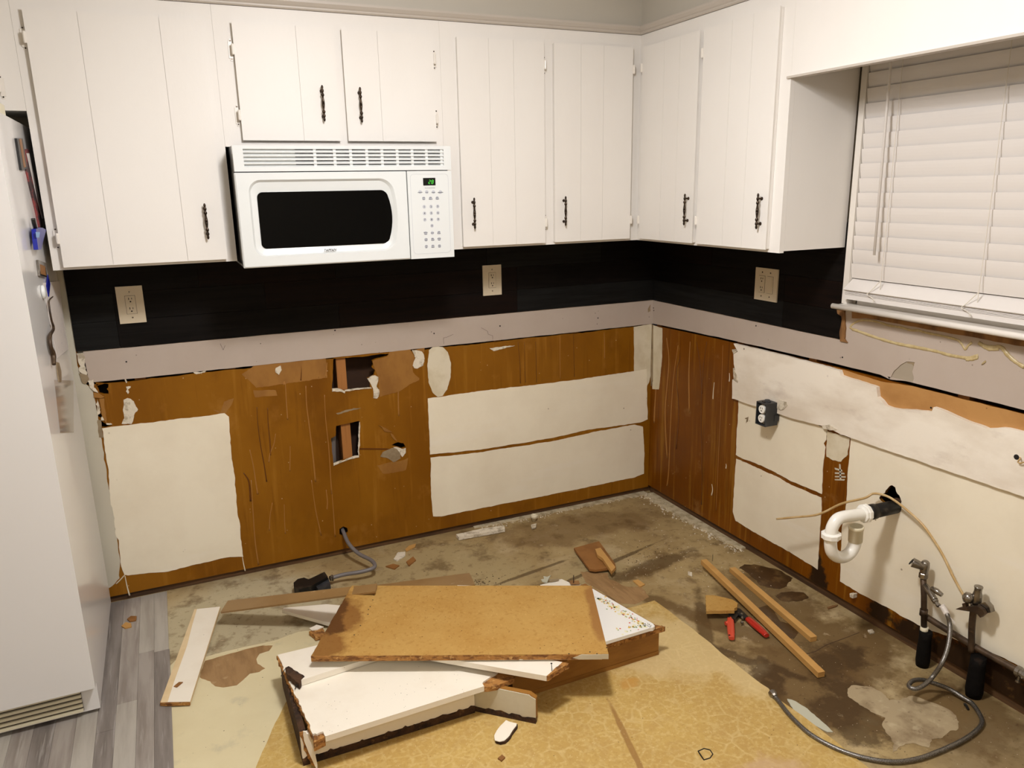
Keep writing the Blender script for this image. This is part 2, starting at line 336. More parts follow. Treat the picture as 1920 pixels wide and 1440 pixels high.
def rev(name, prof, org, axis, m, parent=None, seg=20, smooth=True):
    bm = bmesh.new(); addrev(bm, prof, org, axis, seg); o = fin(bm, name, m, parent)
    if smooth:
        for p in o.data.polygons: p.use_smooth = len(p.vertices) == 4
    return o
def textmesh(body, size, shear=0, bold=0):
    c = bpy.data.curves.new('t','FONT'); c.body = body; c.size = size; c.shear = shear; c.offset = bold
    c.align_x = 'CENTER'; c.align_y = 'CENTER'; c.resolution_u = 2
    o = bpy.data.objects.new('t', c); COL.objects.link(o); bpy.context.view_layer.update()
    me = bpy.data.meshes.new_from_object(o.evaluated_get(bpy.context.evaluated_depsgraph_get()))
    bpy.data.objects.remove(o); return me
def lettering(name, items, yplane, m, parent):
    """flat print on a plane facing -y : items (text, x, z, size, shear, bold)"""
    bm = bmesh.new()
    for (s,x,z,sz,sh,bo) in items:
        me = textmesh(s, sz, sh, bo); b2 = bmesh.new(); b2.from_mesh(me)
        for v in b2.verts: v.co = Vector((v.co.x+x, yplane, v.co.y+z))
        t = bpy.data.meshes.new('q'); b2.to_mesh(t); b2.free(); bm.from_mesh(t); bpy.data.meshes.remove(t); bpy.data.meshes.remove(me)
    me = bpy.data.meshes.new(name); bm.to_mesh(me); bm.free(); return put(name, me, m, parent)
def rocks(name, spots, m, parent=None, seed=3):
    """spots: (x,y,z,size) -> irregular crumbs joined in one mesh"""
    r = random.Random(seed); bm = bmesh.new()
    for (x,y,z,s) in spots:
        ax = [Vector((r.uniform(-1,1),r.uniform(-1,1),r.uniform(-.2,1))).normalized() for _ in range(6)]
        base = [Vector((1,0,0)),Vector((-.5,.87,0)),Vector((-.5,-.87,0)),Vector((0,0,1)),Vector((.4,.4,.6))]
        vs = [bm.verts.new(Vector((x,y,z+s*.25))+Vector((b.x*s*r.uniform(.4,1),b.y*s*r.uniform(.4,1),b.z*s*r.uniform(.3,.9)-.25*s))) for b in base]
        for f in ((0,1,2),(0,4,1),(1,4,3),(1,3,2),(2,3,0),(0,3,4)): bm.faces.new([vs[i] for i in f])
    o = fin(bm, name, m, parent); return o
# ================= SETTING =================
D = .3092; ZC = 1.3564; ZT = 2.19; ZCEIL = 2.44
XL = -3.40; YF = -4.7
tag(box('floor', XL, .02, YF, .02, -.1, 0, 'concrete'), kind='structure')
FL = bpy.data.objects['floor']
tag(box('ceiling', XL, .1, YF, .1, ZCEIL, ZCEIL+.05, 'ceil'), kind='structure')
tag(box('wall_left', XL-.1, XL, YF, .1, 0, ZCEIL, 'room'), kind='structure')
tag(box('wall_front', XL, .1, YF-.1, YF, 0, ZCEIL, 'room'), kind='structure')
# ---- back wall : drywall sheet with brown paper face, holes into the stud cavity
H1 = [(-1.6083,0.9078),(-1.6039,0.9123),(-1.5588,0.915),(-1.4341,0.9111),(-1.3657,0.915),(-1.3648,0.9008),(-1.38,0.8909),(-1.4188,0.8848),(-1.4448,0.8774),(-1.4408,0.8599),(-1.4479,0.8487),(-1.434,0.8334),(-1.4405,0.8127),(-1.4709,0.8013),(-1.4598,0.7762),(-1.4601,0.759),(-1.5618,0.7597),(-1.6253,0.7648)]
H2 = [(-1.6195,0.6072),(-1.5641,0.6121),(-1.5169,0.6162),(-1.5187,0.5835),(-1.5264,0.4959),(-1.5306,0.454),(-1.597,0.4485),(-1.6441,0.4373),(-1.6461,0.493),(-1.6455,0.5553),(-1.6249,0.5635)]
H3 = [(-1.3818,0.4827),(-1.3501,0.4923),(-1.3256,0.4829),(-1.3167,0.4632),(-1.3349,0.4597),(-1.3479,0.4673),(-1.361,0.473)]
H4 = [(-2.5007,0.9101),(-2.4813,0.9051),(-2.4581,0.8976),(-2.4607,0.8849),(-2.4664,0.8791),(-2.4617,0.8706),(-2.4632,0.859),(-2.4783,0.861),(-2.493,0.8681),(-2.4935,0.8812)]
H5 = [(-2.5012,0.7575),(-2.4852,0.7416),(-2.4643,0.7358),(-2.4913,0.7302),(-2.5033,0.7338)]
H6 = [(-2.5132,0.7822),(-2.5057,0.7832),(-2.4983,0.7875),(-2.4968,0.7767),(-2.5006,0.7693),(-2.5061,0.7714)]
H7 = [(-1.6408,0.1305),(-1.6234,0.1387),(-1.606,0.1271),(-1.6038,0.1068),(-1.6218,0.0908),(-1.6428,0.1033)]
topz = .902
wb = slab('wall_back', [(-3.4,.03),(0,.03),(0,topz)]+rag([(0,topz),(-2.49,topz-.001)],.02,.0022,7)[1:120]+[(-2.49,topz),(-2.535,.902),(-2.545,1.03),(-2.56,1.36),(-3.4,1.36)], 'Y', 0, .012, 'brown', None, [rag(h,.012,.0012,i) for i,h in enumerate((H1,H2,H3,H4,H5,H6,H7))])
tag(wb, kind='structure')
slab('upper_drywall', [(-3.4,1.0),(0,1.0),(0,2.44),(-3.4,2.44)], 'Y', .014, .024, 'room', wb)
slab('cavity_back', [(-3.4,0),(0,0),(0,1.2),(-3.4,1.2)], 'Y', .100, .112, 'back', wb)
box('sole_plate', -3.4, .10, .013, .099, 0, .038, 'sole', wb)
sx = [(-1.5928,0.9064),(-1.5562,0.7578),(-1.5939,0.6022),(-1.558,0.4544)]
box('stud', -1.597, -1.5565, .014, .098, .039, 1.19, 'stud', wb)
for k, x in enumerate((-.02,-.42,-.83,-1.24,-2.0,-2.33)): box('stud', x-.038, x, .014, .098, .039, 1.19, 'stud', wb)
tube('conduit', [(-1.640,.05,.36),(-1.634,.045,.50),(-1.630,.04,.58),(-1.622,.05,.70)], .015, 'cableg', wb)
PD = -.0022
PG1 = [(-2.5026,0.7288),(-2.3963,0.7286),(-2.2522,0.7274),(-2.062,0.7277),(-2.0469,0.7101),(-2.0532,0.6),(-2.0518,0.4316),(-2.0567,0.2948)] + [(-2.0528,0.2578),(-2.0538,0.0896),(-2.1058,0.1005),(-2.1614,0.1004),(-2.2554,0.0974),(-2.3477,0.0902),(-2.4934,0.108),(-2.5056,0.1145),(-2.5121,0.1531),(-2.5096,0.205),(-2.506,0.265),(-2.5135,0.2838),(-2.5091,0.3599)] + [(-2.5142,0.4187),(-2.5032,0.5767),(-2.5038,0.6709)]
slab('paint_patch', rag(PG1,.014,.0016,11), 'Y', PD, 0, 'cream', wb)
PG2 = [(-1.2022,0.6763),(-0.948,0.6788),(-0.4818,0.6709),(-0.0298,0.6781),(-0.0151,0.4081),(-0.0609,0.3973),(-0.3785,0.4043),(-0.5949,0.3927),(-0.9569,0.3931),(-1.2048,0.4098)]
slab('paint_patch', rag(PG2,.014,.0013,12), 'Y', PD, 0, 'cream', wb)
PG3 = [(-1.2029,0.394),(-0.9573,0.3798),(-0.5833,0.3743),(-0.3537,0.3864),(-0.0934,0.3905),(-0.0438,0.3716),(-0.0296,0.2226),(-0.0296,0.1091),(-0.0861,0.0981),(-0.2495,0.0977),(-0.6062,0.0941),(-0.9661,0.0962),(-1.1616,0.0942),(-1.2035,0.1027),(-1.208,0.2321)]
slab('paint_patch', rag(PG3,.014,.0013,13), 'Y', PD, 0, 'cream', wb)
PG4 = [(-1.1867,0.8963),(-1.1627,0.9132),(-1.1212,0.9042),(-1.0987,0.8791),(-1.0855,0.8284),(-1.0898,0.7628),(-1.1084,0.7067),(-1.131,0.6795),(-1.1549,0.6776),(-1.1768,0.6987),(-1.1953,0.7507),(-1.1976,0.8246)]
slab('joint_compound', rag(PG4,.01,.0012,14), 'Y', PD+.0006, 0, 'compound', wb)
PG5 = [(-0.112,0.9044),(-0.0061,0.91),(-0.0022,0.6438),(-0.0124,0.6057),(-0.0254,0.5877),(-0.0302,0.6714),(-0.104,0.6712)]
slab('paint_patch', rag(PG5,.014,.0010,15), 'Y', -.0012, 0, 'compound', wb)
PG6 = [(-3.4,.06),(-3.4,1.36),(-2.547,1.36)] + [(-2.5471,1.0329),(-2.5503,0.9792),(-2.5357,0.9111),(-2.5136,0.886),(-2.5116,0.8065),(-2.5085,0.7335),(-2.511,0.6174),(-2.5122,0.4988)] + [(-2.5081,0.4525),(-2.5102,0.3516),(-2.5112,0.2747),(-2.5151,0.1626),(-2.5244,0.1031),(-2.5553,0.0753),(-2.5736,0.0665)]
slab('old_painted_drywall', PG6[:3]+ragopen(PG6[3:],.012,.0018,16)+[(-2.60,.06)], 'Y', -.0016, 0, 'greyw', wb)
BAND = [(-2.525,1.031),(-2.5215,.9115),(-2.44,.910),(-2.0,.9095),(-1.2,.909),(-.6,.9095),(-.001,.9099),(-.001,1.031)]
holes = []
slab('drywall_band', rag(BAND,.03,.0009,17), 'Y', -.0035, .0005, 'band', wb)
for i,(x,z) in enumerate([(-1.5941,1.0238),(-1.16,0.97),(-1.1721,0.9783),(-0.8417,0.9749),(-1.8959,0.9977)] + [(-0.3211,0.9672),(-0.326,0.9384),(-0.024,0.9474),(-0.8404,0.9747)] + [(-2.3871,0.9767)]):
    rr = .0032 if i in (0,1,3,5,8,9) else .0018
    rev('screw_hole', [(rr,0),(rr,.0006)], (x,-.0036,z), (0,-1,0), 'slot', wb, 10, False)
def crackline(pts, w_, ax, d0, d1, par):
    for a, b in zip(pts, pts[1:]):
        a, b = Vector(a), Vector(b); n = Vector((-(b-a).y,(b-a).x)).normalized()*w_
        slab('crack', [tuple(a-n),tuple(b-n),tuple(b+n),tuple(a+n)], ax, d0, d1, 'slotd', par)
crackline([(-1.1164,0.9175),(-1.1169,0.9458),(-1.1009,0.9475),(-1.07,0.9575)], .0005, 'Y', -.0039, -.0034, wb)
crackline([(-0.9344,0.975),(-0.9042,0.9567),(-0.9003,0.9414),(-0.8784,0.9327),(-0.8789,0.9145)], .0005, 'Y', -.0039, -.0034, wb)
crackline([(-2.048,1.0129),(-2.0396,0.9862),(-2.0304,1.0039)], .0005, 'Y', -.0039, -.0034, wb)
slab('gypsum_scar', rag([(-0.032,0.9912),(-0.0182,1.0106),(-0.0171,0.9759),(-0.0313,0.9705)],.006,.0008,3), 'Y', -.0042, -.0034, 'gyps_grey', wb)
# plaster, torn paper, rubble
for i, pts in enumerate([
 [(-2.4153,0.8304),(-2.402,0.8353),(-2.391,0.8307),(-2.3814,0.8193),(-2.3763,0.7972),(-2.3713,0.7853),(-2.3806,0.7764),(-2.3886,0.7587),(-2.4015,0.7309),(-2.4197,0.7341),(-2.4343,0.7368),(-2.4223,0.7581),(-2.4228,0.7849)],
 [(-1.2639,0.9062),(-1.2222,0.9001),(-1.2108,0.878),(-1.2085,0.8603),(-1.2167,0.8305),(-1.2441,0.8195),(-1.2594,0.8239),(-1.2654,0.8359),(-1.2504,0.8692)],
 [(-1.4709,0.8013),(-1.4534,0.8091),(-1.4354,0.8112),(-1.4219,0.8019),(-1.4294,0.7725),(-1.433,0.7621),(-1.4225,0.7456),(-1.4261,0.7155),(-1.4344,0.707),(-1.4504,0.7108),(-1.4504,0.7578),(-1.4596,0.7805)],
 [(-1.3744,0.4724),(-1.3567,0.4705),(-1.3351,0.457),(-1.3178,0.4597),(-1.3201,0.4353),(-1.3363,0.4195),(-1.3477,0.4398),(-1.3573,0.4597)],
 [(-1.6245,0.7753),(-1.5941,0.7706),(-1.5702,0.7578),(-1.573,0.7483),(-1.5929,0.7594),(-1.6254,0.7627)],
 [(-1.5708,0.7617),(-1.5031,0.7622),(-1.4567,0.7594),(-1.4548,0.7549),(-1.5703,0.7574)],
 [(-1.6438,0.4404),(-1.5928,0.4487),(-1.556,0.4582),(-1.5324,0.4584),(-1.5307,0.4518),(-1.5758,0.4481),(-1.6188,0.4388),(-1.6446,0.4307)],
 [(-1.5186,0.6099),(-1.5161,0.6095),(-1.5229,0.5221),(-1.5309,0.4563),(-1.5347,0.4749),(-1.5268,0.5405)],
 [(-1.8467,0.8903),(-1.8261,0.8984),(-1.8235,0.8801),(-1.8366,0.8605),(-1.8496,0.8741)],
 [(-2.4025,0.9201),(-2.3974,0.9151),(-2.3944,0.8976),(-2.3978,0.8941),(-2.4015,0.9064)],
 [(-2.4008,0.88),(-2.3847,0.8801),(-2.3854,0.8749),(-2.3954,0.8688),(-2.3926,0.8579),(-2.3977,0.8506),(-2.4031,0.8619),(-2.3987,0.8692)],
 [(-2.4867,0.7474),(-2.4711,0.7451),(-2.4662,0.739),(-2.4853,0.741)],
 [(-2.1706,0.9172),(-2.1331,0.905),(-2.105,0.9151),(-2.1178,0.9025),(-2.1479,0.8997)],
 [(-0.8942,0.8752),(-0.8216,0.8779),(-0.7672,0.8749),(-0.8759,0.8608)],
]): slab('gypsum_scar', rag(pts,.006,.0012,30+i), 'Y', -.004 if i in (2,4,5,6,8) else -.0025, .004, 'plaster', wb)
for i, pts in enumerate([
 [(-2.5463,1.0255),(-2.5246,1.0252),(-2.5216,1.0026),(-2.5266,0.9599),(-2.5215,0.9491),(-2.5247,0.9418),(-2.5414,0.9514),(-2.5479,0.9598),(-2.54,0.9767),(-2.5455,1.0077)],
 [(-2.525,0.9187),(-2.5058,0.9215),(-2.5078,0.8908),(-2.4963,0.869),(-2.5118,0.8778),(-2.5217,0.9028)],
 [(-2.5031,0.8433),(-2.4996,0.8193),(-2.5016,0.7879),(-2.5112,0.784),(-2.5104,0.826)],
 [(-2.4966,0.7753),(-2.4918,0.7601),(-2.5007,0.7614)]]): slab('gypsum_scar', rag(pts,.006,.002,50+i), 'Y', -.006, .004, 'plaster', wb)
for i, (pts, mm, d) in enumerate([
 ([(-2.5493,0.9498),(-2.5263,0.9496),(-2.5186,0.9256),(-2.5322,0.9067),(-2.5425,0.9118)],'gyps_grey',-.005),
 ([(-2.5124,0.8732),(-2.4954,0.8671),(-2.4775,0.8504),(-2.4892,0.8467),(-2.5141,0.8526)],'brownl',-.005),
 ([(-2.4962,0.845),(-2.4804,0.8456),(-2.4833,0.8065),(-2.4817,0.7851),(-2.486,0.7446),(-2.4918,0.7601),(-2.4972,0.7873),(-2.4959,0.8135)],'brownl',-.003),
 ([(-2.514,0.7633),(-2.5018,0.7615),(-2.5035,0.7325),(-2.501,0.692),(-2.5177,0.6946)],'gyps_grey',-.002),
 ([(-1.4427,0.8771),(-1.3759,0.8879),(-1.3636,0.9131),(-1.2725,0.9105),(-1.2526,0.8694),(-1.2654,0.8359),(-1.2648,0.8052),(-1.2374,0.7755),(-1.2388,0.766),(-1.2832,0.7524),(-1.3288,0.7272),(-1.3861,0.7182),(-1.4211,0.7127),(-1.4236,0.7544),(-1.4224,0.8019),(-1.434,0.8334),(-1.44,0.8534)],'brownl',-.0022),
 ([(-1.4361,0.4384),(-1.424,0.4568),(-1.3813,0.469),(-1.3615,0.464),(-1.3442,0.4392),(-1.3442,0.4139),(-1.3777,0.4016),(-1.4038,0.4252)],'gyps_grey',-.0026),
 ([(-1.454,0.3981),(-1.4052,0.4026),(-1.3427,0.4021),(-1.3083,0.4103),(-1.3227,0.3547),(-1.3815,0.351),(-1.4301,0.3573)],'brownl',-.0016),
 ([(-1.2552,0.9044),(-1.2173,0.9092),(-1.206,0.9124),(-1.2092,0.891)],'brownl',-.0030),
 ([(-2.102,0.7469),(-2.0766,0.7322),(-2.0586,0.7745),(-2.0202,0.7843),(-2.0333,0.7562),(-2.0569,0.7257),(-2.0774,0.7248)],'brownl',-.0012),
 ([(-1.9421,0.808),(-1.8553,0.797),(-1.8503,0.7735),(-1.9381,0.7774)],'brownl',-.0012),
 ([(-1.9797,0.8796),(-1.9104,0.9197),(-1.6421,0.9115),(-1.6415,0.8244),(-1.7451,0.8215),(-1.9307,0.8178)],'brownl',-.0010),
 ([(-1.616,0.664),(-1.5381,0.6772),(-1.5072,0.673),(-1.6089,0.6574)],'gyps_grey',-.0012),
]): slab('torn_paper', rag(pts,.008,.0014,60+i), 'Y', d, 0, mm, wb)
# dried adhesive runs
def run(pts, r, m, par, ax, flat=.35):
    P = crom([P3(ax,p[0],p[1],-.0008) for p in pts], 6); o = None
    n = len(P); rr = [r*(.55+.6*i/(n-1)) for i in range(n)]; bm = bmesh.new(); addtube(bm, P, rr, 8)
    k = 1 if ax == 'Y' else 0
    for v in bm.verts: v.co[k] *= flat
    o = fin(bm, 'adhesive_run', m, par)
    for p in o.data.polygons: p.use_smooth = True
M['run'] = mat('dried_run',(160,110,50),.35); M['rund'] = mat('dark_dried_run',(98,52,4),.3)
for pts, r, m in [
 ([(-1.8151,0.8867),(-1.814,0.8185),(-1.8172,0.727),(-1.8183,0.6651)],.0022,'run'), ([(-1.8166,0.8302),(-1.8187,0.8228),(-1.8177,0.8174)],.006,'run'),
 ([(-1.9352,0.7353),(-1.9383,0.667),(-1.9367,0.574),(-1.9307,0.4867),(-1.9275,0.4066)],.0022,'rund'), ([(-1.8938,0.7259),(-1.8978,0.6611),(-1.8979,0.5835),(-1.9009,0.5211)],.0022,'rund'),
 ([(-1.8724,0.6108),(-1.8838,0.5656),(-1.9016,0.5291),(-1.9109,0.4912)],.0025,'run'), ([(-1.8186,0.5473),(-1.8234,0.4924),(-1.8297,0.4373)],.002,'run'),
 ([(-1.7322,0.8007),(-1.7357,0.7159),(-1.7324,0.6212),(-1.7281,0.4926),(-1.7267,0.3702)],.003,'run'), ([(-1.6583,0.7526),(-1.6617,0.6426),(-1.6587,0.5056),(-1.6629,0.3003)],.002,'run'),
 ([(-1.3259,0.871),(-1.3305,0.7914),(-1.3379,0.7031),(-1.3406,0.6131)],.0028,'run'), ([(-1.6364,0.8894),(-1.6418,0.8592),(-1.6471,0.829)],.003,'run'),
 ([(-1.9807,0.5577),(-1.9736,0.4861),(-1.9707,0.4064),(-1.9682,0.358)],.0028,'run'), ([(-2.0149,0.4618),(-1.9979,0.4193),(-1.9995,0.3318)],.0035,'rund'),
 ([(-1.7446,0.9127),(-1.7445,0.871),(-1.7505,0.826)],.003,'rund'), ([(-1.6655,0.8965),(-1.6756,0.8631),(-1.6769,0.8287)],.0025,'run'),
 ([(-0.5281,0.8972),(-0.5285,0.7975),(-0.5268,0.687)],.0018,'run'), ([(-0.4545,0.9083),(-0.4523,0.7894),(-0.449,0.687)],.0015,'rund'), ([(-0.2836,0.8923),(-0.2806,0.8271),(-0.2797,0.7615)],.0022,'run'),
 ([(-0.75,0.8921),(-0.7423,0.7847),(-0.7411,0.6901)],.0016,'rund'), ([(-0.6586,0.883),(-0.6567,0.7933),(-0.656,0.6842)],.0016,'rund'), ([(-0.7165,0.8887),(-0.7162,0.7278),(-0.7138,0.6913)],.0014,'rund'),
 ([(-1.9883,0.4255),(-1.9948,0.2798),(-1.9993,0.1456),(-1.9963,0.038)],.0028,'run'), ([(-1.9136,0.3084),(-1.9296,0.2442),(-1.9372,0.1853)],.002,'run'), ([(-1.8658,0.2916),(-1.8711,0.2171),(-1.8731,0.1565)],.0018,'run'),
 ([(-1.7433,0.3814),(-1.7371,0.2435),(-1.7225,0.1164)],.0024,'run'), ([(-1.6603,0.3664),(-1.6613,0.213),(-1.663,0.0958)],.0024,'run'), ([(-1.6847,0.3253),(-1.6832,0.2714),(-1.6876,0.2337)],.0028,'run'),
 ([(-2.0571,0.0885),(-2.0556,0.0554),(-2.0524,0.0218)],.0022,'compound'), ([(-2.5044,0.1071),(-2.5029,0.0623),(-2.4991,0.0183)],.0026,'compound'),
 ([(-2.4979,0.2675),(-2.4784,0.2242),(-2.4727,0.1791),(-2.4905,0.1304),(-2.516,0.1011),(-2.5403,0.0804)],.0022,'compound'),
]: run(pts, r, m, wb, 'Y')
slab('torn_paper', [(-1.5275,0.4926),(-1.4004,0.4706),(-1.3846,0.4613),(-1.528,0.4845)], 'Y', -.001, 0, 'rund', wb)
for pts in ([(-1.4357,0.5845),(-1.4041,0.5664),(-1.3768,0.5444),(-1.4094,0.5516),(-1.4211,0.5734)], [(-1.3836,0.5409),(-1.371,0.53),(-1.3551,0.4981),(-1.3679,0.5069),(-1.3802,0.5246)]): slab('torn_paper', pts, 'Y', -.0035, 0, 'brownl', wb)

# ---- right wall
hole = [(-1.439,0.5244),(-1.4469,0.5427),(-1.4645,0.563),(-1.4781,0.56),(-1.483,0.5467),(-1.4973,0.5369),(-1.5081,0.5187),(-1.4996,0.4924),(-1.4927,0.4684),(-1.4769,0.4621),(-1.4519,0.4739),(-1.4185,0.4952),(-1.4208,0.5053)]
rt = [(0,.903),(-.484,.916),(-1.16,.924),(-3.4,.926)]
wr = slab('wall_right', [(0,.040),(-3.4,.040)]+list(reversed(rt)), 'X', 0, .012, 'brownr', None, [rag(hole,.008,.002,4)])
tag(wr, kind='structure')
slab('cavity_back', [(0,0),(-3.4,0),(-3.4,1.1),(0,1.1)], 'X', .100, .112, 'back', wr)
box('sole_plate', .013, .099, -3.4, 0, 0, .038, 'sole', wr)
for y in (-.02,-.62,-1.03,-1.65,-2.2): box('stud', .014, .098, y-.038, y, .039, 1.10, 'stud', wr)
slab('upper_drywall', [(0,1.0),(-1.235,1.0),(-1.235,2.1),(-2.35,2.1),(-2.35,1.0),(-4.7,1.0),(-4.7,2.44),(0,2.44)], 'X', .014, .024, 'room', wr)
slab('front_drywall', [(-3.4,0),(-4.7,0),(-4.7,1.0),(-3.4,1.0)], 'X', 0, .012, 'room', wr)
bl = [(0,.912),(-.484,.9265),(-1.16,.9380),(-3.4,.941),(-3.4,1.140),(-1.2,1.140),(-1.2,1.031),(0,1.031)]
chunk = [(-1.4092,0.931),(-1.4261,0.9649),(-1.4479,0.9895),(-1.4673,1.0042),(-1.4991,1.008),(-1.497,0.9904),(-1.4934,0.9753),(-1.5027,0.9522),(-1.4986,0.9405),(-1.4546,0.9362)]
slab('drywall_band', rag(bl,.03,.0009,18), 'X', -.0035, .0005, 'band', wr, [rag(chunk,.008,.0008,2)])
slab('gypsum_scar', chunk, 'X', -.0004, 0, 'bandd', wr)
slab('gypsum_scar', [(-1.4697,1.004),(-1.4981,1.0071),(-1.496,0.992),(-1.488,0.9986),(-1.4692,0.9985)], 'X', -.0012, 0, 'gyps_grey', wr)
UP = [(-0.6302,0.9201),(-0.835,0.9195),(-1.1464,0.9115),(-1.2158,0.9106)]
UPT = [(-0.6302,0.9201),(-0.8349,0.9211),(-1.0163,0.9223),(-1.1452,0.9226),(-1.2061,0.9211),(-1.2165,0.9038),(-1.2996,0.8999),(-1.3724,0.8961),(-1.381,0.8628),(-1.3988,0.8538),(-1.4156,0.8401),(-1.4397,0.8383),(-1.4882,0.8455),(-1.543,0.8557),(-1.5894,0.8627),(-1.5937,0.88),(-1.6528,0.8737),(-1.7098,0.8648),(-1.7759,0.8594),(-1.8192,0.8745),(-1.8733,0.8784)]
UPB = [(-1.901,0.6898),(-1.7464,0.6881),(-1.4792,0.6862),(-1.241,0.685),(-1.1877,0.6937),(-0.9614,0.6806),(-0.6402,0.6758),(-0.6358,0.7611),(-0.6697,0.7553),(-0.6595,0.7928),(-0.6399,0.83),(-0.6339,0.8741),(-0.661,0.8898)]
slab('skim_coat', rag(UPT+[(-3.4,.80),(-3.4,.69)]+UPB,.016,.0012,19), 'X', -.017, 0, 'creamw', wr)
slab('torn_paper', rag([(-1.1626,0.9241),(-1.2144,0.9228),(-1.3762,0.9149),(-1.4992,0.9264),(-1.6521,0.9252),(-1.8664,0.9259)]+[(-3.4,.925),(-3.4,.79)]+[(-1.8741,0.873),(-1.7715,0.8493),(-1.5901,0.8573),(-1.4319,0.829),(-1.3762,0.8516),(-1.3644,0.8856),(-1.2674,0.8975),(-1.2082,0.902)],.016,.0008,20), 'X', -.0012, 0, 'browno', wr)
L1 = [(-0.6665,0.678),(-0.9097,0.6826),(-1.1638,0.6833),(-1.1614,0.6383),(-1.1506,0.6202),(-1.161,0.6085),(-1.1574,0.5398),(-1.1629,0.4184),(-1.0675,0.4164),(-0.9871,0.4157),(-0.9129,0.4225),(-0.8138,0.4224),(-0.7093,0.4181),(-0.6679,0.4222)]
slab('paint_patch', rag(L1,.012,.0016,21), 'X', PD, 0, 'cream', wr)
L2 = [(-0.6718,0.4043),(-0.8152,0.4061),(-0.9144,0.4066),(-0.9886,0.4001),(-1.0691,0.4011),(-1.1627,0.403)] + [(-1.1612,0.4017),(-1.1682,0.3431),(-1.1701,0.2474),(-1.1745,0.1019),(-1.1212,0.1053),(-1.0225,0.1111),(-0.8993,0.109),(-0.8089,0.1086),(-0.6917,0.1134)] + [(-0.67,0.1479),(-0.6699,0.2734)]
slab('paint_patch', rag(L2,.012,.0016,22), 'X', PD, 0, 'cream', wr)
L3 = [(-1.272,0.6819),(-1.4796,0.683),(-1.9014,0.6871)]+[(-3.4,.692),(-3.4,.075)]+[(-1.979,0.1577),(-1.9055,0.1551),(-1.8431,0.1468),(-1.7896,0.1342),(-1.7503,0.1283),(-1.6865,0.1162),(-1.6256,0.1069),(-1.587,0.1077),(-1.5544,0.1046),(-1.5169,0.1083),(-1.4793,0.1059),(-1.4225,0.1046),(-1.3636,0.1033),(-1.2865,0.1057),(-1.2792,0.2063),(-1.2716,0.3242),(-1.2815,0.4273),(-1.274,0.5348)]
slab('paint_patch', rag(L3,.014,.0015,23), 'X', PD, 0, 'cream', wr, [rag(hole,.008,.002,4)])
slab('joint_compound', rag([(-1.1594,0.6746),(-1.2691,0.6775),(-1.2689,0.6488),(-1.2663,0.612),(-1.2393,0.5757),(-1.2013,0.5692),(-1.1702,0.574)],.01,.002,24), 'X', PD, 0, 'compound', wr)
for i,q in enumerate(([(-1.2113,0.5428),(-1.2462,0.5456),(-1.2486,0.5391),(-1.2138,0.5362)],[(-1.215,0.5254),(-1.2575,0.5377),(-1.2598,0.5326),(-1.2157,0.519)],[(-1.2165,0.5111),(-1.2655,0.5273),(-1.2662,0.5216),(-1.2171,0.506)],[(-1.2162,0.4983),(-1.2635,0.5148),(-1.2608,0.508),(-1.2184,0.4945)],[(-1.2302,0.5638),(-1.2371,0.5646),(-1.2468,0.509),(-1.24,0.5066)])): slab('scraped_mark', q, 'X', -.0008, 0, 'greyw', wr)
slab('joint_compound', rag([(-0.001,0.9058),(-0.0858,0.9001),(-0.0915,0.7584),(-0.0822,0.6611),(-0.0716,0.5834),(-0.0167,0.5726)],.012,.0012,25), 'X', PD+.0007, 0, 'compound', wr)
slab('corner_tape', [(0.0088,0.9071),(-0.0091,0.907),(-0.0195,0.6184),(-0.0061,0.5859)], 'X', -.005, 0, 'gyps_grey', wr)
for i,q in enumerate(([(-0.9007,0.7235),(-0.9249,0.7412),(-0.9607,0.7407),(-0.9689,0.7289),(-0.9535,0.7096),(-0.9342,0.6984),(-0.9076,0.7056)], [(-1.1499,0.6955),(-1.1862,0.7078),(-1.2221,0.6998),(-1.1885,0.6866),(-1.1573,0.6851)], [(-0.6252,0.893),(-0.6563,0.8905),(-0.6363,0.8745)], [(-0.6388,0.8133),(-0.6672,0.7862),(-0.6722,0.7542),(-0.6476,0.7637)], [(-1.35,0.0909),(-1.3681,0.0968),(-1.3679,0.0797),(-1.353,0.0775)])):
    slab('gypsum_scar', rag(q,.006,.0012,80+i), 'X', -.0195, 0, 'plaster', wr)
slab('gypsum_scar', rag([(-0.7119,0.6016),(-0.734,0.6159),(-0.7324,0.5946),(-0.7216,0.5833),(-0.7247,0.6026)],.006,.001,90), 'X', -.003, 0, 'gyps_grey', wr)
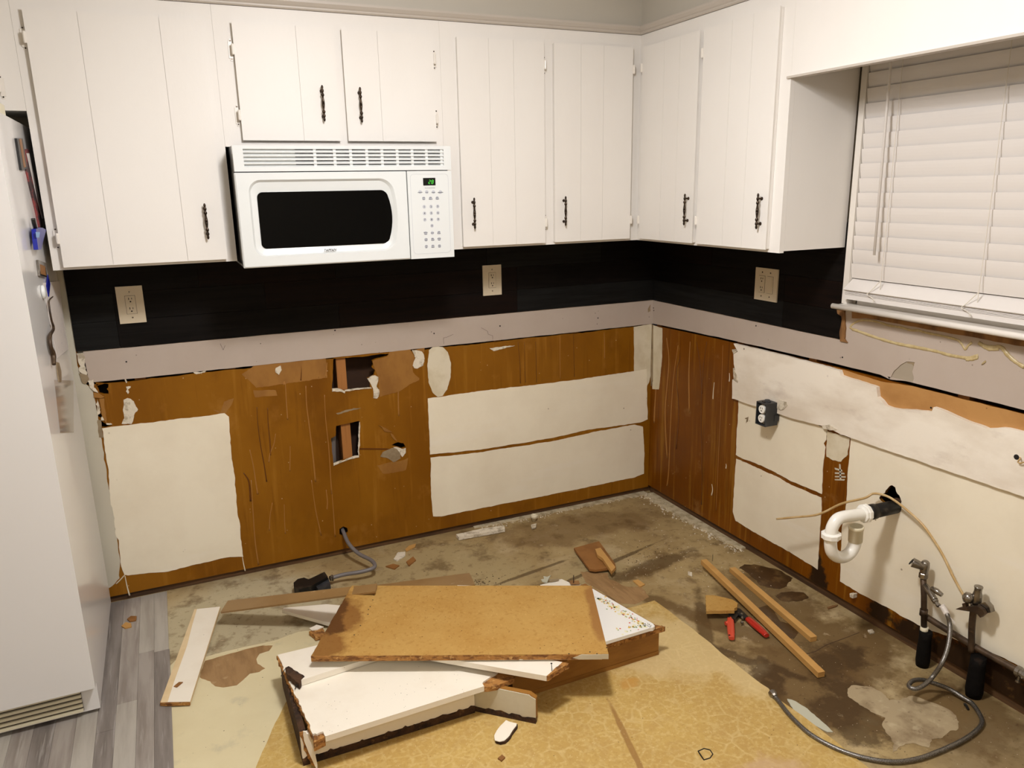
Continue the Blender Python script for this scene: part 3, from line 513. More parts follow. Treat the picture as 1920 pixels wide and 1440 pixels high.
for pts, r in (([(-1.2409,1.0754),(-1.227,1.082),(-1.2342,1.0935),(-1.2492,1.1044),(-1.2776,1.1158),(-1.3349,1.1187),(-1.3827,1.1134),(-1.4324,1.1139),(-1.4731,1.1103),(-1.4962,1.114),(-1.5274,1.1113),(-1.5836,1.1102),(-1.6344,1.1066),(-1.6515,1.0973),(-1.6657,1.0822),(-1.6737,1.0946),(-1.6846,1.1073)],.0042),
 ([(-1.2385,1.0762),(-1.2549,1.075),(-1.3282,1.065),(-1.4147,1.0577),(-1.4956,1.0577),(-1.5721,1.0577),(-1.6093,1.0543),(-1.6451,1.0544),(-1.6796,1.057),(-1.71,1.0701)],.0055),
 ([(-1.7063,1.1085),(-1.7272,1.1018),(-1.753,1.1038),(-1.7748,1.1078),(-1.7998,1.0871),(-1.8235,1.0728),(-1.8494,1.0624)],.0065), ([(-1.7204,1.1029),(-1.741,1.0969),(-1.7691,1.1029)],.007), ([(-1.6734,1.0515),(-1.6933,1.0563),(-1.709,1.065)],.006), ([(-1.7291,1.0525),(-1.7302,1.0518),(-1.7314,1.0507)],.009)):
    P = crom([(-.0036,a,b) for a,b in pts],6); bm = bmesh.new(); rr = [r*random.Random(i).uniform(.8,1.15) for i in range(len(P))]; addtube(bm, P, rr, 8)
    for v in bm.verts: v.co.x = -.0036+(v.co.x+.0036)*.55
    M.setdefault('glue', mat('yellowed_glue',(196,178,134),.35,layers=[('noise',(170,148,100),60,.45,.6,.6)]))
    o = fin(bm, 'glue_bead', 'glue', wr)
    for p in o.data.polygons: p.use_smooth = True
for y,z in [(-1.2042,0.9678)] + [(-0.7474,1.0142)] + [(-0.0099,0.9918),(-0.0137,0.9792)] + [(-1.5762,0.8718)]:
    rev('screw_hole', [(.0032,0),(.0032,.0006)], (-.0036,y,z), (-1,0,0), 'slot', wr, 10, False)
for pts, r, m in [
 ([(-0.1237,0.8579),(-0.1489,0.7319),(-0.1312,0.4794),(-0.1597,0.2414)],.005,'run'), ([(-0.2183,0.8374),(-0.1907,0.6656),(-0.1801,0.4439),(-0.1779,0.1975),(-0.1676,0.0932)],.004,'run'),
 ([(-0.2404,0.7868),(-0.212,0.6889),(-0.2449,0.5091),(-0.2336,0.314)],.0035,'rund'), ([(-0.3099,0.8714),(-0.3102,0.7099),(-0.3243,0.5298)],.005,'run'),
 ([(-0.358,0.8797),(-0.3893,0.78),(-0.4149,0.6435)],.003,'rund'), ([(-0.4313,0.8924),(-0.4144,0.7499),(-0.4142,0.5533),(-0.4418,0.2483),(-0.4464,0.0983)],.0035,'rund'),
 ([(-0.5429,0.8949),(-0.5481,0.7095),(-0.5511,0.4123),(-0.5536,0.1116)],.0018,'run'), ([(-0.4964,0.7151),(-0.4931,0.6708),(-0.493,0.6357)],.003,'compound'), ([(-0.5952,0.7793),(-0.598,0.7589),(-0.5969,0.7418)],.003,'compound'),
 ([(-0.5144,0.2271),(-0.5216,0.2019),(-0.5157,0.1718)],.003,'compound'), ([(-0.6041,0.3578),(-0.6072,0.3499),(-0.6057,0.3361)],.003,'compound'),
 ([(-0.0461,0.5755),(-0.0417,0.4957),(-0.0383,0.3951)],.006,'run'), ([(-1.3811,0.906),(-1.3859,0.9104),(-1.4034,0.9097),(-1.4093,0.8795),(-1.411,0.8469)],.0014,'rund'),
]: run(pts, r, m, wr, 'X')
wl = tag(tube('wire_loop', [(.004,)+p for p in [(-1.8561,0.7921),(-1.869,0.7974)]]+[(-.026,)+p for p in [(-1.8894,0.8015),(-1.8857,0.7901),(-1.8939,0.7893),(-1.9036,0.7959)]], .0022, 'tubey', None, 8), 'thin wire loop poking from a small hole at the right edge of the window wall', 'wire')
tag_hole = [(-1.874,0.8001)][0]; rev('screw_hole', [(.008,0),(.008,.0006)], (-.0171,tag_hole[0],tag_hole[1]), (-1,0,0), 'slot', wr, 12, False)
# torn wood under sill
slab('apron_wood', rag([(-1.2289,1.1395),(-1.524,1.1373),(-1.8343,1.1446)]+[(-2.5,1.142),(-2.5,1.120)]+[(-1.8376,1.1221),(-1.6358,1.1228),(-1.4474,1.124),(-1.2901,1.1243),(-1.2316,1.1159)],.02,.001,26), 'X', -.006, .01, 'tornwood', wr)
slab('torn_paper', rag([(-1.165,1.1374),(-1.1981,1.1418),(-1.2031,1.1099),(-1.2102,1.0763),(-1.2103,1.0377),(-1.2239,1.0264),(-1.192,1.0248),(-1.186,1.057),(-1.1913,1.1044),(-1.188,1.1174),(-1.1689,1.1244)],.008,.0012,27), 'X', -.010, .0, 'tornwood', wr)

# ---- backsplash planks (individual)
def plank(ax, a0, a1, z0, z1, m, par):
    bm = bmesh.new()
    if ax == 'Y': addbox(bm, a0+.0006, a1-.0006, -.0085, -.0013, z0+.0006, z1-.0006)
    else: addbox(bm, -.0085, -.0013, a0+.0006, a1-.0006, z0+.0006, z1-.0006)
    return fin(bm, 'plank', m, par, bev=.0012, bseg=1)
def bside(ax, rows, par):
    for z0, z1, cuts, ms in rows:
        for i in range(len(cuts)-1): plank(ax, cuts[i], cuts[i+1], z0, z1, ms[i%len(ms)], par)
b1 = box('backsplash', -2.544, -.009, -.0012, -.0002, 1.036, 1.448, 'dark', wb)
bside('Y', [(1.033,1.136,[-2.546,-2.40,-1.572,-.754,-.0075],['plankc','plank','plankb','plankc']),(1.136,1.24,[-2.546,-2.40,-1.86,-.754,-.0075],['plankc','plank','plankb','plank']),
 (1.24,1.34,[-2.546,-2.1,-1.575,-.90,-.31,-.0075],['plank','plankb','plank','plankc','plank']),(1.34,1.45,[-2.546,-1.7,-.9,-.0075],['plank','plank','plankb'])], b1)
b2 = box('backsplash', -.0012, -.0002, -1.186, -.002, 1.036, 1.448, 'dark', wr)
bside('X', [(1.033,1.136,[-1.188,-.898,-.001],['plank','plankc']),(1.136,1.24,[-1.188,-.898,-.001],['plankb','plank']),(1.24,1.34,[-1.188,-.45,-.001],['plank','plankb']),(1.34,1.45,[-1.188,-.7,-.001],['plank','plank'])], b2)

# ---- soffits above cabinets, crown trim
tag(box('wall_soffit_back', XL, -D, -D, .012, ZT, ZCEIL, 'wallp'), kind='structure')
tag(box('wall_soffit_right', -D, .012, YF+.5, 0.012, ZT, ZCEIL, 'wallp'), kind='structure')
def crown(name, ax, a0, a1):
    prof = [(0,.0),(.006,.0),(.010,.004),(.010,.009),(.014,.013),(.020,.022),(.020,.030),(0,.034)]
    bm = bmesh.new(); s = 1 if ax == 'Y' else 1
    def pt(a, q, end):
        mit = q[0] if end else 0
        return (a-mit,-D-q[0],ZT-.002+q[1]) if ax == 'Y' else (-D-q[0],a-mit,ZT-.002+q[1])
    A = [bm.verts.new(pt(a0,q,ax=='X')) for q in prof]; B = [bm.verts.new(pt(a1,q,ax=='Y')) for q in prof]
    for i in range(len(prof)):
        j = (i+1)%len(prof); bm.faces.new((A[i],A[j],B[j],B[i]))
    bm.faces.new(list(reversed(A))); bm.faces.new(B)
    tag(fin(bm, name, 'beige', None), kind='structure')
crown('trim_1', 'Y', XL, -D)
crown('trim_2', 'X', -D, -4.2)
va = thing('window_valance', (-D,-2.1,1.915), 'flat white valance board spanning above the window blind', 'valance')
box('valance_board', -D, -D+.02, -4.2, -1.1752, 1.919, ZT-.003, 'cab', va, .001)
box('lip_moulding', -D-.008, -D+.022, -4.2, -1.163, 1.9125, 1.9195, 'beige', va, .002)

# ---- window
wn = box('window_1', .040, .075, -2.33, -1.225, 1.19, 1.22, 'trimw', None); tag(wn, kind='structure')
box('window_sash', .040, .075, -1.26, -1.225, 1.22, 2.1, 'trimw', wn, .002); box('window_sash', .040, .075, -2.33, -2.295, 1.22, 2.1, 'trimw', wn, .002)
box('window_sash', .040, .075, -2.295, -1.26, 1.62, 1.66, 'trimw', wn, .002); box('window_sash', .040, .075, -2.33, -1.225, 2.07, 2.1, 'trimw', wn, .002)
box('pane', .052, .057, -2.295, -1.26, 1.22, 1.62, 'glass', wn); box('pane', .052, .057, -2.295, -1.26, 1.66, 2.07, 'glass', wn)
box('casing', -.016, .014, -1.212, -1.189, 1.166, 2.16, 'trimw', wn, .003); box('casing', -.016, .014, -2.38, -2.335, 1.166, 2.16, 'trimw', wn, .003)
box('casing', -.016, .014, -2.335, -1.236, 2.10, 2.16, 'trimw', wn, .003)
box('inner_jamb', .014, .04, -1.238, -1.225, 1.166, 2.1, 'trimw', wn)
box('sill_board', -.070, .075, -2.42, -1.200, 1.152, 1.166, 'trimw', wn)
bm = bmesh.new(); addtube(bm, [Vector((-.070,-1.198,1.1615)),Vector((-.070,-2.45,1.1615))], .0095, 16)
for v in bm.verts:
    if v.co.y > -1.2: v.co.y -= .002
o = fin(bm, 'sill_nose', 'trimw', wn, bev=.004); 
for p in o.data.polygons: p.use_smooth = True
box('sill_apron', .005, .03, -2.33, -1.238, 1.163, 1.190, 'trimw', wn, .003)
# blind
bd = thing('window_blind', (-.022,-1.75,1.19), 'closed white horizontal slat blind hanging in the kitchen window', 'blind')
bx = -.008; YA, YB = -1.214, -2.315
zz = [(-1.2209,1.9303),(-1.2205,1.8807),(-1.2224,1.831),(-1.2242,1.6801),(-1.2247,1.6343),(-1.2254,1.5868),(-1.2248,1.5358),(-1.2256,1.4862),(-1.2262,1.4387),(-1.2269,1.3896),(-1.2273,1.3419),(-1.228,1.2919)]
def slat(z0, tilt=-10):
    h = .0515; bm = bmesh.new(); a = math.radians(tilt); n = 5; A = []; 
    for k in range(n+1):
        t = k/n-.5; u = t*h; cv = .0018*(1-4*t*t)
        A.append((bx-math.sin(a)*(-u)*1+(-cv)*math.cos(a) , z0+h/2*math.cos(a)+u*math.cos(a)))
    F1 = [[bm.verts.new((x,y,z)) for x,z in A] for y in (YA,YB)]; F2 = [[bm.verts.new((x+.0026,y,z)) for x,z in A] for y in (YA,YB)]
    for k in range(n):
        bm.faces.new((F1[0][k],F1[0][k+1],F1[1][k+1],F1[1][k])); bm.faces.new((F2[0][k],F2[1][k],F2[1][k+1],F2[0][k+1]))
        bm.faces.new((F1[0][k],F2[0][k],F2[0][k+1],F1[0][k+1])); bm.faces.new((F1[1][k],F1[1][k+1],F2[1][k+1],F2[1][k]))
    bm.faces.new((F1[0][0],F1[1][0],F2[1][0],F2[0][0])); bm.faces.new((F1[0][n],F2[0][n],F2[1][n],F1[1][n]))
    return fin(bm, 'slat', 'blind', bd)
zb = 1.258
for k in range(17): slat(zb+.0482*k)
box('head_rail', bx-.02, bx+.03, YB, YA, 2.065, 2.10, 'blind', bd, .002)
for k in range(4): box('stacked_slat', bx-.028, bx+.024, YB, YA, 1.2035+.0038*k, 1.2060+.0038*k, 'blind', bd)
box('bottom_rail', bx-.026, bx+.022, YB, YA, 1.186, 1.2025, 'blind', bd, .004)
board('slat', [(bx-.034,YA,1.220),(bx-.034,YB,1.220),(bx+.012,YB,1.256),(bx+.012,YA,1.256)], .0028, 'blind', bd)
for y in (-1.355,-1.70,-2.06):
    for dx in (0,):
        tube('ladder_cord', [(bx-.018+.0,y,1.21),(bx-.019,y-.001,1.5),(bx-.019,y,2.07)], .0011, 'cord', bd, 6)
    tube('cord_tail', [(bx-.020,y,1.262),(bx-.034,y+.022,1.228),(bx-.038,y+.034,1.214),(bx-.036,y+.018,1.206),(bx-.036,y+.004,1.196),(bx-.034,y+.010,1.192)], .0013, 'cord', bd, 6)
wd = [(-1.3301,1.9575),(-1.3367,1.3477)]
tube('tilt_wand', [(-.045,wd[0][0],2.06),(-.050,wd[0][0],wd[0][1]),(-.048,wd[1][0],wd[1][1])], .0042, 'blind', bd, 8, curve=0)
# ================= FLOOR LAYERS (children of the floor) =================
planks = [(-2.4100,-2.3625,0,-.455,'vinylc'),(-2.4100,-2.3600,-.456,-1.30,'vinylb'),(-2.4100,-2.3600,-1.301,-2.4,'vinyl'),(-2.4600,-2.4106,0,-.44,'vinylc'),(-2.4600,-2.4106,-.441,-1.12,'vinyl'),(-2.4600,-2.4106,-1.121,-2.4,'vinylc'),
 (-2.5200,-2.4606,0,-.72,'vinyl'),(-2.5200,-2.4606,-.721,-1.5,'vinylc'),(-2.5200,-2.4606,-1.501,-2.4,'vinyl'),(-2.5720,-2.5206,0,-.845,'vinylb'),(-2.5720,-2.5206,-.846,-1.6,'vinylb'),(-2.5720,-2.5206,-1.601,-2.4,'vinylc')]
x = -2.5726; r = random.Random(5)
while x > -3.36:
    y = 0; k = r.uniform(.2,.7)
    while y > -2.4:
        y2 = max(-2.4, y-k); planks.append((x-.058,x,y,y2,r.choice(('vinyl','vinylb','vinylc')))); y = y2-.001; k = r.uniform(.5,.9)
    x -= .0586
for (a,b2,c,d,m) in planks: box('vinyl_plank', a, b2, d, c, .0002, .0045, m, FL, .0006)
cf = [(-2.3604,-0.563),(-2.3373,-0.5293),(-2.2887,-0.5389),(-2.2457,-0.5599),(-2.1471,-0.5578),(-1.9992,-0.5631),(-1.9195,-0.5441),(-1.8042,-0.5608),(-1.6636,-0.6499),(-1.5059,-0.8047),(-1.602,-1.0954),(-2.0167,-0.93),(-2.0974,-1.1042),(-2.1518,-1.2212),(-2.1982,-1.4244),(-2.3667,-1.3439),(-2.3638,-1.0008)]
slab('cream_floor_layer', rag(cf,.03,.003,101), 'Z', .0002, .0012, 'creamf', FL)
slab('glue_patch', rag([(-2.2478,-0.5864),(-2.1979,-0.5818),(-2.1205,-0.5769),(-2.0635,-0.5699),(-2.02,-0.5946),(-2.0361,-0.6226),(-2.069,-0.6263),(-2.0833,-0.6539),(-2.0826,-0.686),(-2.0623,-0.7249),(-2.0832,-0.7371),(-2.1136,-0.7324),(-2.1385,-0.7599),(-2.1602,-0.7803),(-2.2016,-0.7726),(-2.2257,-0.7542),(-2.2388,-0.7189),(-2.27,-0.6782)],.012,.0022,102), 'Z', .0012, .0018, 'gluef', FL)
slab('seam_strip', [(-2.2482,-0.5648),(-2.1188,-0.5598),(-1.9947,-0.5692),(-1.9964,-0.5811),(-2.1203,-0.5748),(-2.249,-0.5794)], 'Z', .0002, .0026, 'creamf', FL)
ln = [(-0.6112,-0.9442),(-0.6,-1.1758),(-0.6037,-1.3754),(-0.595,-1.5602),(-0.6056,-1.591),(-0.5942,-1.7393),(-0.5938,-1.8803),(-0.5919,-1.9706),(-0.6363,-2.1702),(-2.2231,-1.4125),(-2.1466,-1.2009),(-2.0838,-1.0592),(-2.0143,-0.9253),(-1.8795,-0.9301),(-1.7145,-0.8471),(-1.1574,-0.9754),(-0.8805,-0.9202),(-0.722,-0.9469)]
slab('linoleum_sheet', rag(ln,.03,.0022,103), 'Z', .0002, .0028, 'lino', FL)
slab('filler_scar', rag([(-0.5785,-1.6251),(-0.5633,-1.6466),(-0.5566,-1.6882),(-0.5601,-1.7385),(-0.5673,-1.8004),(-0.5819,-1.7934),(-0.5983,-1.7417),(-0.6026,-1.681)],.01,.0018,104), 'Z', .0002, .0022, 'white_scar', FL)
slab('cement_patch', rag(rag([(-0.3662,-1.6704),(-0.3348,-1.665),(-0.2908,-1.6947),(-0.283,-1.727),(-0.2963,-1.7683),(-0.266,-1.783),(-0.2153,-1.7839),(-0.1933,-1.8182),(-0.172,-1.867),(-0.1739,-1.9071),(-0.193,-1.9305),(-0.2355,-1.9523),(-0.2602,-1.9473),(-0.3078,-1.9551),(-0.333,-1.9463),(-0.3704,-1.9667),(-0.395,-1.9331),(-0.4251,-1.9285),(-0.4544,-1.9308),(-0.4796,-1.9348),(-0.4461,-1.9118),(-0.4145,-1.8448),(-0.3744,-1.8211),(-0.3919,-1.7831),(-0.3937,-1.7519),(-0.3949,-1.6968)],.03,.008,4),.007,.0025,105), 'Z', .0002, .0009, 'grout', FL)
for i,q in enumerate(([(-0.1365,-0.8807),(-0.0928,-0.8634),(-0.0498,-0.8884),(-0.0233,-0.9312),(0.002,-1.0015),(0.0034,-1.0472),(-0.031,-1.0631),(-0.1065,-1.0898),(-0.141,-1.0601),(-0.1565,-1.0225),(-0.137,-0.9438)],
 [(-0.1629,-1.1239),(-0.0778,-1.1249),(-0.0427,-1.1527),(-0.0511,-1.1893),(-0.0938,-1.1982),(-0.1381,-1.1812),(-0.1678,-1.1616)],
 [(-0.2824,-1.1636),(-0.2378,-1.1663),(-0.2498,-1.2176),(-0.275,-1.2695),(-0.2532,-1.3071),(-0.2719,-1.3587),(-0.313,-1.3807),(-0.3405,-1.363),(-0.3302,-1.3043),(-0.3087,-1.2439),(-0.3095,-1.2068)])):
    slab('damp_stain', rag(rag(q,.03,.012,5+i),.007,.0025,110+i), 'Z', .0002, .0007, 'wet', FL)
slab('adhesive_scar', rag([(-0.7539,-0.6057),(-0.6573,-0.671),(-0.6785,-0.7199),(-0.6509,-0.799),(-0.5925,-0.8279),(-0.6145,-0.9109),(-0.6946,-0.9312),(-0.7497,-0.8892),(-0.7581,-0.8091),(-0.7792,-0.7029)],.014,.004,120), 'Z', .0002, .0007, 'gluef', FL)
fo = [(-0.9795,-1.6914),(-0.9558,-1.69),(-0.9428,-1.7038),(-0.9467,-1.722),(-0.965,-1.7316),(-0.987,-1.7297)]
fcx = sum(p[0] for p in fo)/6; fcy = sum(p[1] for p in fo)/6
slab('adhesive_ring', rag(fo,.008,.0008,121), 'Z', .0028, .0036, 'tool', FL, [[(fcx+(p[0]-fcx)*.84, fcy+(p[1]-fcy)*.84) for p in fo]])
for i,q in enumerate(([(-0.3486,-1.4677),(-0.3025,-1.4707),(-0.2392,-1.4578),(-0.1753,-1.4564),(-0.1276,-1.4549),(-0.0722,-1.4524),(-0.0747,-1.4546),(-0.1305,-1.4576),(-0.1782,-1.4591),(-0.2412,-1.4609),(-0.3044,-1.4737),(-0.3507,-1.4698)],)):
    slab('floor_crack', q, 'Z', .0002, .0005, 'darkgrain', FL)

M['resid'] = mat('mortar_residue',(206,192,160),.9,layers=[('noise',(160,142,108),30,.45,.62,.8)],bump=(70,.9,.006))
bm = bmesh.new(); r = random.Random(31)
def ridge(L, wid):
    n = len(L)
    for i in range(n-1):
        pass
e_ = []
for k in range(60):
    t = k/59; y = -.03-.72*t; wv = (.055*(1-t)**.6+.012)*r.uniform(.6,1.2); e_.append((-.002-wv, y))
addslab(bm, [(.012,-.03)]+e_+[(.012,-.75)], 'Z', .0003, .007); fin(bm, 'mortar_residue', 'resid', FL)
bm = bmesh.new(); e_ = []
for k in range(80):
    t = k/79; x = -.02-.98*t; wv = (.026*(1-t)**.7+.005)*r.uniform(.6,1.25); e_.append((x, -.002-wv))
addslab(bm, [(-.02,.012)]+e_+[(-1.0,.012)], 'Z', .0003, .005); fin(bm, 'mortar_residue', 'resid', FL)
# ================= CABINETS =================
def mp(side):
    return (lambda a, d, z: (a, -D-d, z)) if side == 'back' else (lambda a, d, z: (-D-d, a, z))
def mbox(bm, f, a0,a1,d0,d1,z0,z1):
    p, q = f(a0,d0,z0), f(a1,d1,z1)
    addbox(bm, min(p[0],q[0]),max(p[0],q[0]),min(p[1],q[1]),max(p[1],q[1]),min(p[2],q[2]),max(p[2],q[2]))
HP = [(.0012,0),(.0035,.003),(.0042,.008),(.0028,.012),(.0050,.016),(.0052,.020),(.0034,.024),(.0034,.027),(.0055,.030),(.0055,.034),(.0030,.038),(.0036,.044),(.0048,.052),(.0054,.060)]
HP = HP+[(r,.120-h) for r,h in reversed(HP)]
def door(par, side, a0, a1, z0, z1, cuts, hx, hz, hinge):
    f = mp(side); bm = bmesh.new(); mbox(bm, f, a0+.002, a1-.002, .001, .0160, z0+.002, z1-.002)
    dr = fin(bm, 'door', 'cab', par)
    xs = [a0]+list(cuts)+[a1]
    for i in range(len(xs)-1):
        bm = bmesh.new(); mbox(bm, f, xs[i]+(.0004 if i else 0), xs[i+1]-(.0004 if i < len(xs)-2 else 0), .0160, .0195, z0, z1)
        fin(bm, 'board', 'cab', dr, bev=.0020)
    bm = bmesh.new(); prof = HP
    addrev(bm, prof, f(hx, .037, hz-.060), (0,0,1), 14)
    for dz in (-.042,.042):
        p = Vector(f(hx,.0195,hz+dz)); q = Vector(f(hx,.037,hz+dz)); addrev(bm, [(.0062,0),(.0058,.002),(.0032,.004),(.003,.012),(.0036,.0175)], p, q-p, 10)
    o = fin(bm, 'handle', 'bronze', dr)
    for p in o.data.polygons: p.use_smooth = len(p.vertices) == 4
    hs = -1 if hinge[0] < (a0+a1)/2 else 1
    for z in hinge[1:]:
        bm = bmesh.new(); a = a0 if hs < 0 else a1
        mbox(bm, f, a+hs*.002, a+hs*.016, .0005, .003, z-.026, z+.026)
        mbox(bm, f, a+hs*.004, a+hs*.012, .0005, .0026, z-.034, z+.034)
        mbox(bm, f, a-hs*.001, a+hs*.006, .003, .022, z-.015, z+.015)
        addrev(bm, [(.0035,0),(.0048,.003),(.0048,.031),(.0035,.034)], f(a+hs*.004,.021,z-.017), (0,0,1), 10)
        h = fin(bm, 'hinge', 'trimw', dr, bev=.0006, bseg=1)
        for dz in (-.0285,.0285):
            bm = bmesh.new(); addrev(bm, [(.0026,0),(.0022,.0018)], f(a+hs*.008,.0024,z+dz), Vector(f(0,1,0))-Vector(f(0,0,0)), 8)
            fin(bm, 'hinge_screw', 'bronze', dr)
    return dr
def cabinet(loc, label, side, a0, a1, z0, z1, doors, back=-.0085):
    t = thing('wall_cabinet', loc, label, 'cabinet', 'white upper cabinets'); f = mp(side)
    bm = bmesh.new(); mbox(bm, f, a0, a1, -.0195, -(D+back)-.0005 if False else -(D-.009), z0+.006, z1)
    fin(bm, 'carcass', 'cab', t)
    bm = bmesh.new(); mbox(bm, f, a0, a1, -.019, 0, z0, z1); fin(bm, 'face_frame', 'cab', t)
    for d in doors: door(t, side, *d)
    return t
T1 = ZT-.003; DZ0, DZ1 = 1.366, 2.135
cabinet((-2.26,-D,ZC), 'wide single-door white wall cabinet left of the microwave, beside the fridge', 'back', -2.5425, -1.9765, ZC, T1,
  [(-2.510,-2.009,DZ0,DZ1,(-2.3655,-2.137),-2.0655,1.497,(-2.51,2.054,1.458))])
cabinet((-1.58,-D,1.742), 'short two-door white cabinet directly above the microwave', 'back', -1.976, -1.1905, 1.742, T1,
  [(-1.918,-1.584,1.762,DZ1,(-1.713,),-1.641,1.886,(-1.92,2.050,1.843)),(-1.557,-1.223,1.762,DZ1,(-1.430,),-1.508,1.884,(-1.2,2.052,1.844))])
cabinet((-.75,-D,ZC), 'tall two-door white cabinet between the microwave and the inner corner', 'back', -1.190, -.001, ZC, T1,
  [(-1.130,-.768,DZ0,DZ1,(-1.003,-.900),-1.086,1.4945,(-.7,2.052,1.4475)),(-.7245,-.3585,DZ0,DZ1,(-.603,-.498),-.683,1.4915,(-.3,2.051,1.4455))])
cabinet((-D,-.74,ZC), 'two-door white cabinet on the window wall right of the inner corner', 'right', -1.1748, -D-.0005, ZC, T1,
  [(-.722,-.351,DZ0,DZ1,(-.6057,-.5045),-.691,1.494,(-.3,2.056,1.445)),(-1.128,-.746,DZ0,DZ1,(-1.0062,-.9006),-1.097,1.495,(-.7,2.053,1.453))])
cabinet((-2.97,-D,1.8455), 'short white cabinet above the refrigerator at the left edge', 'back', -3.395, -2.543, 1.8455, T1,
  [(-2.965,-2.605,1.866,DZ1,(-2.79,),-2.93,1.93,(-2.6,2.0425,1.912)),(-3.37,-3.0,1.866,DZ1,(-3.2,),-3.03,1.93,(-3.4,2.0425,1.912))])
# paint chip on door between microwave and corner

# ================= MICROWAVE =================
YM = -.4387
mw = thing('microwave', (-1.59,-.30,1.34), 'white over-the-range microwave with black window mounted under the short cabinet', 'microwave')
MX0, MX1, MZ0, MZ1 = -1.9706, -1.2102, 1.3401, 1.7402
box('casing', MX0+.004, MX1-.002, YM+.035, -.010, MZ0+.008, MZ1-.001, 'black', mw)
box('bottom_plate', MX0+.006, MX1-.004, YM+.03, -.020, MZ0, MZ0+.007, 'appl', mw)
# vent panel with opening
fr = bmesh.new(); zv0 = 1.6565
o_ = [(MX0+.004,zv0),(MX1,zv0),(MX1,MZ1),(MX0+.004,MZ1)]; h_ = [(-1.934,1.668),(-1.238,1.668),(-1.238,1.7285),(-1.934,1.7285)]
addslab(fr, o_, 'Y', YM+.034, YM, [h_]); vp = fin(fr, 'vent_panel', 'appl', mw, bev=.003)
box('vent_back', -1.934, -1.7655, YM+.0105, YM+.020, 1.668, 1.7285, 'appl', vp); box('vent_back', -1.765, -1.238, YM+.026, YM+.032, 1.668, 1.7285, 'slotd', vp)
for k in range(5):
    z = 1.6715+.0123*k
    bm = bmesh.new(); q = [(YM+.001,z-.0040),(YM+.001,z-.0005),(YM+.013,z+.0066),(YM+.013,z+.0030)]
    A = [bm.verts.new((-1.935,a,b)) for a,b in q]; B = [bm.verts.new((-1.237,a,b)) for a,b in q]
    for i in range(4): bm.faces.new((A[i],A[(i+1)%4],B[(i+1)%4],B[i]))
    bm.faces.new(A); bm.faces.new(list(reversed(B))); fin(bm, 'louver', 'appl', vp)
for x in (-1.7010,-1.6335,-1.5776,-1.5210,-1.4662,-1.4108,-1.3553,-1.3018,-1.2445): box('vent_rib', x-.005, x+.005, YM+.004, YM+.024, 1.668, 1.7285, 'appl', vp)
# door : lofted rounded loops
def rr(x0,x1,z0,z1,r,bulge=0,N=10):
    out = []
    for (cx,cz,a0) in ((x1-r,z1-r,0),(x0+r,z1-r,90),(x0+r,z0+r,180),(x1-r,z0+r,270)):
        for k in range(N+1):
            a = math.radians(a0+90*k/N); px = cx+r*math.cos(a); pz = cz+r*math.sin(a)
            out.append((px,pz))
        # straight part subdivision toward next corner
    full = []
    n = len(out)
    for i in range(n):
        full.append(out[i]); j = (i+1)%n
        if (Vector(out[i])-Vector(out[j])).length > .0 and i%(N+1) == N:
            for k in range(1,8): t = k/8; full.append((out[i][0]*(1-t)+out[j][0]*t, out[i][1]*(1-t)+out[j][1]*t))
    zc = (z0+z1)/2; hz = (z1-z0)/2
    if bulge: full = [(px+(bulge*(1-((pz-zc)/hz)**2) if px > (x0+x1)/2+.1 else 0), pz) for px,pz in full]
    return full
DX0, DX1 = MX0+.002, -1.3818
loops = [(rr(DX0,DX1,MZ0,1.6535,.003),YM+.030),(rr(DX0,DX1,MZ0,1.6535,.003),YM+.004),(rr(DX0+.004,DX1-.002,MZ0+.004,1.651,.004),YM),
 (rr(-1.9285,-1.442,1.376,1.6295,.040,.020),YM),(rr(-1.922,-1.450,1.381,1.622,.036,.018),YM+.009),(rr(-1.9035,-1.458,1.4000,1.591,.020,.020),YM+.015),(rr(-1.9015,-1.4595,1.402,1.589,.018,.020),YM+.0155)]
bm = bmesh.new(); R_ = [[bm.verts.new((x,y,z)) for x,z in L] for L,y in loops]
for A,B in zip(R_,R_[1:]):
    n = len(A)
    for i in range(n): bm.faces.new((A[i],A[(i+1)%n],B[(i+1)%n],B[i]))
bm.faces.new(R_[0])
dr = fin(bm, 'door', 'appl', mw)
bm = bmesh.new(); V_ = [bm.verts.new((x,YM+.0130,z)) for x,z in rr(-1.902,-1.459,1.4015,1.5895,.018,.020)]; W_ = [bm.verts.new((x,YM+.018,z)) for x,z in rr(-1.902,-1.459,1.4015,1.5895,.018,.020)]
bm.faces.new(V_); bm.faces.new(list(reversed(W_)))
for i in range(len(V_)): bm.faces.new((V_[i],V_[(i+1)%len(V_)],W_[(i+1)%len(V_)],W_[i]))
fin(bm, 'door_window', 'mwglass', dr)
lettering('logo_lettering', [('TAPPAN',-1.6755,1.3875,.0118,.35,.0003)], YM-.0006, 'inkb', dr)
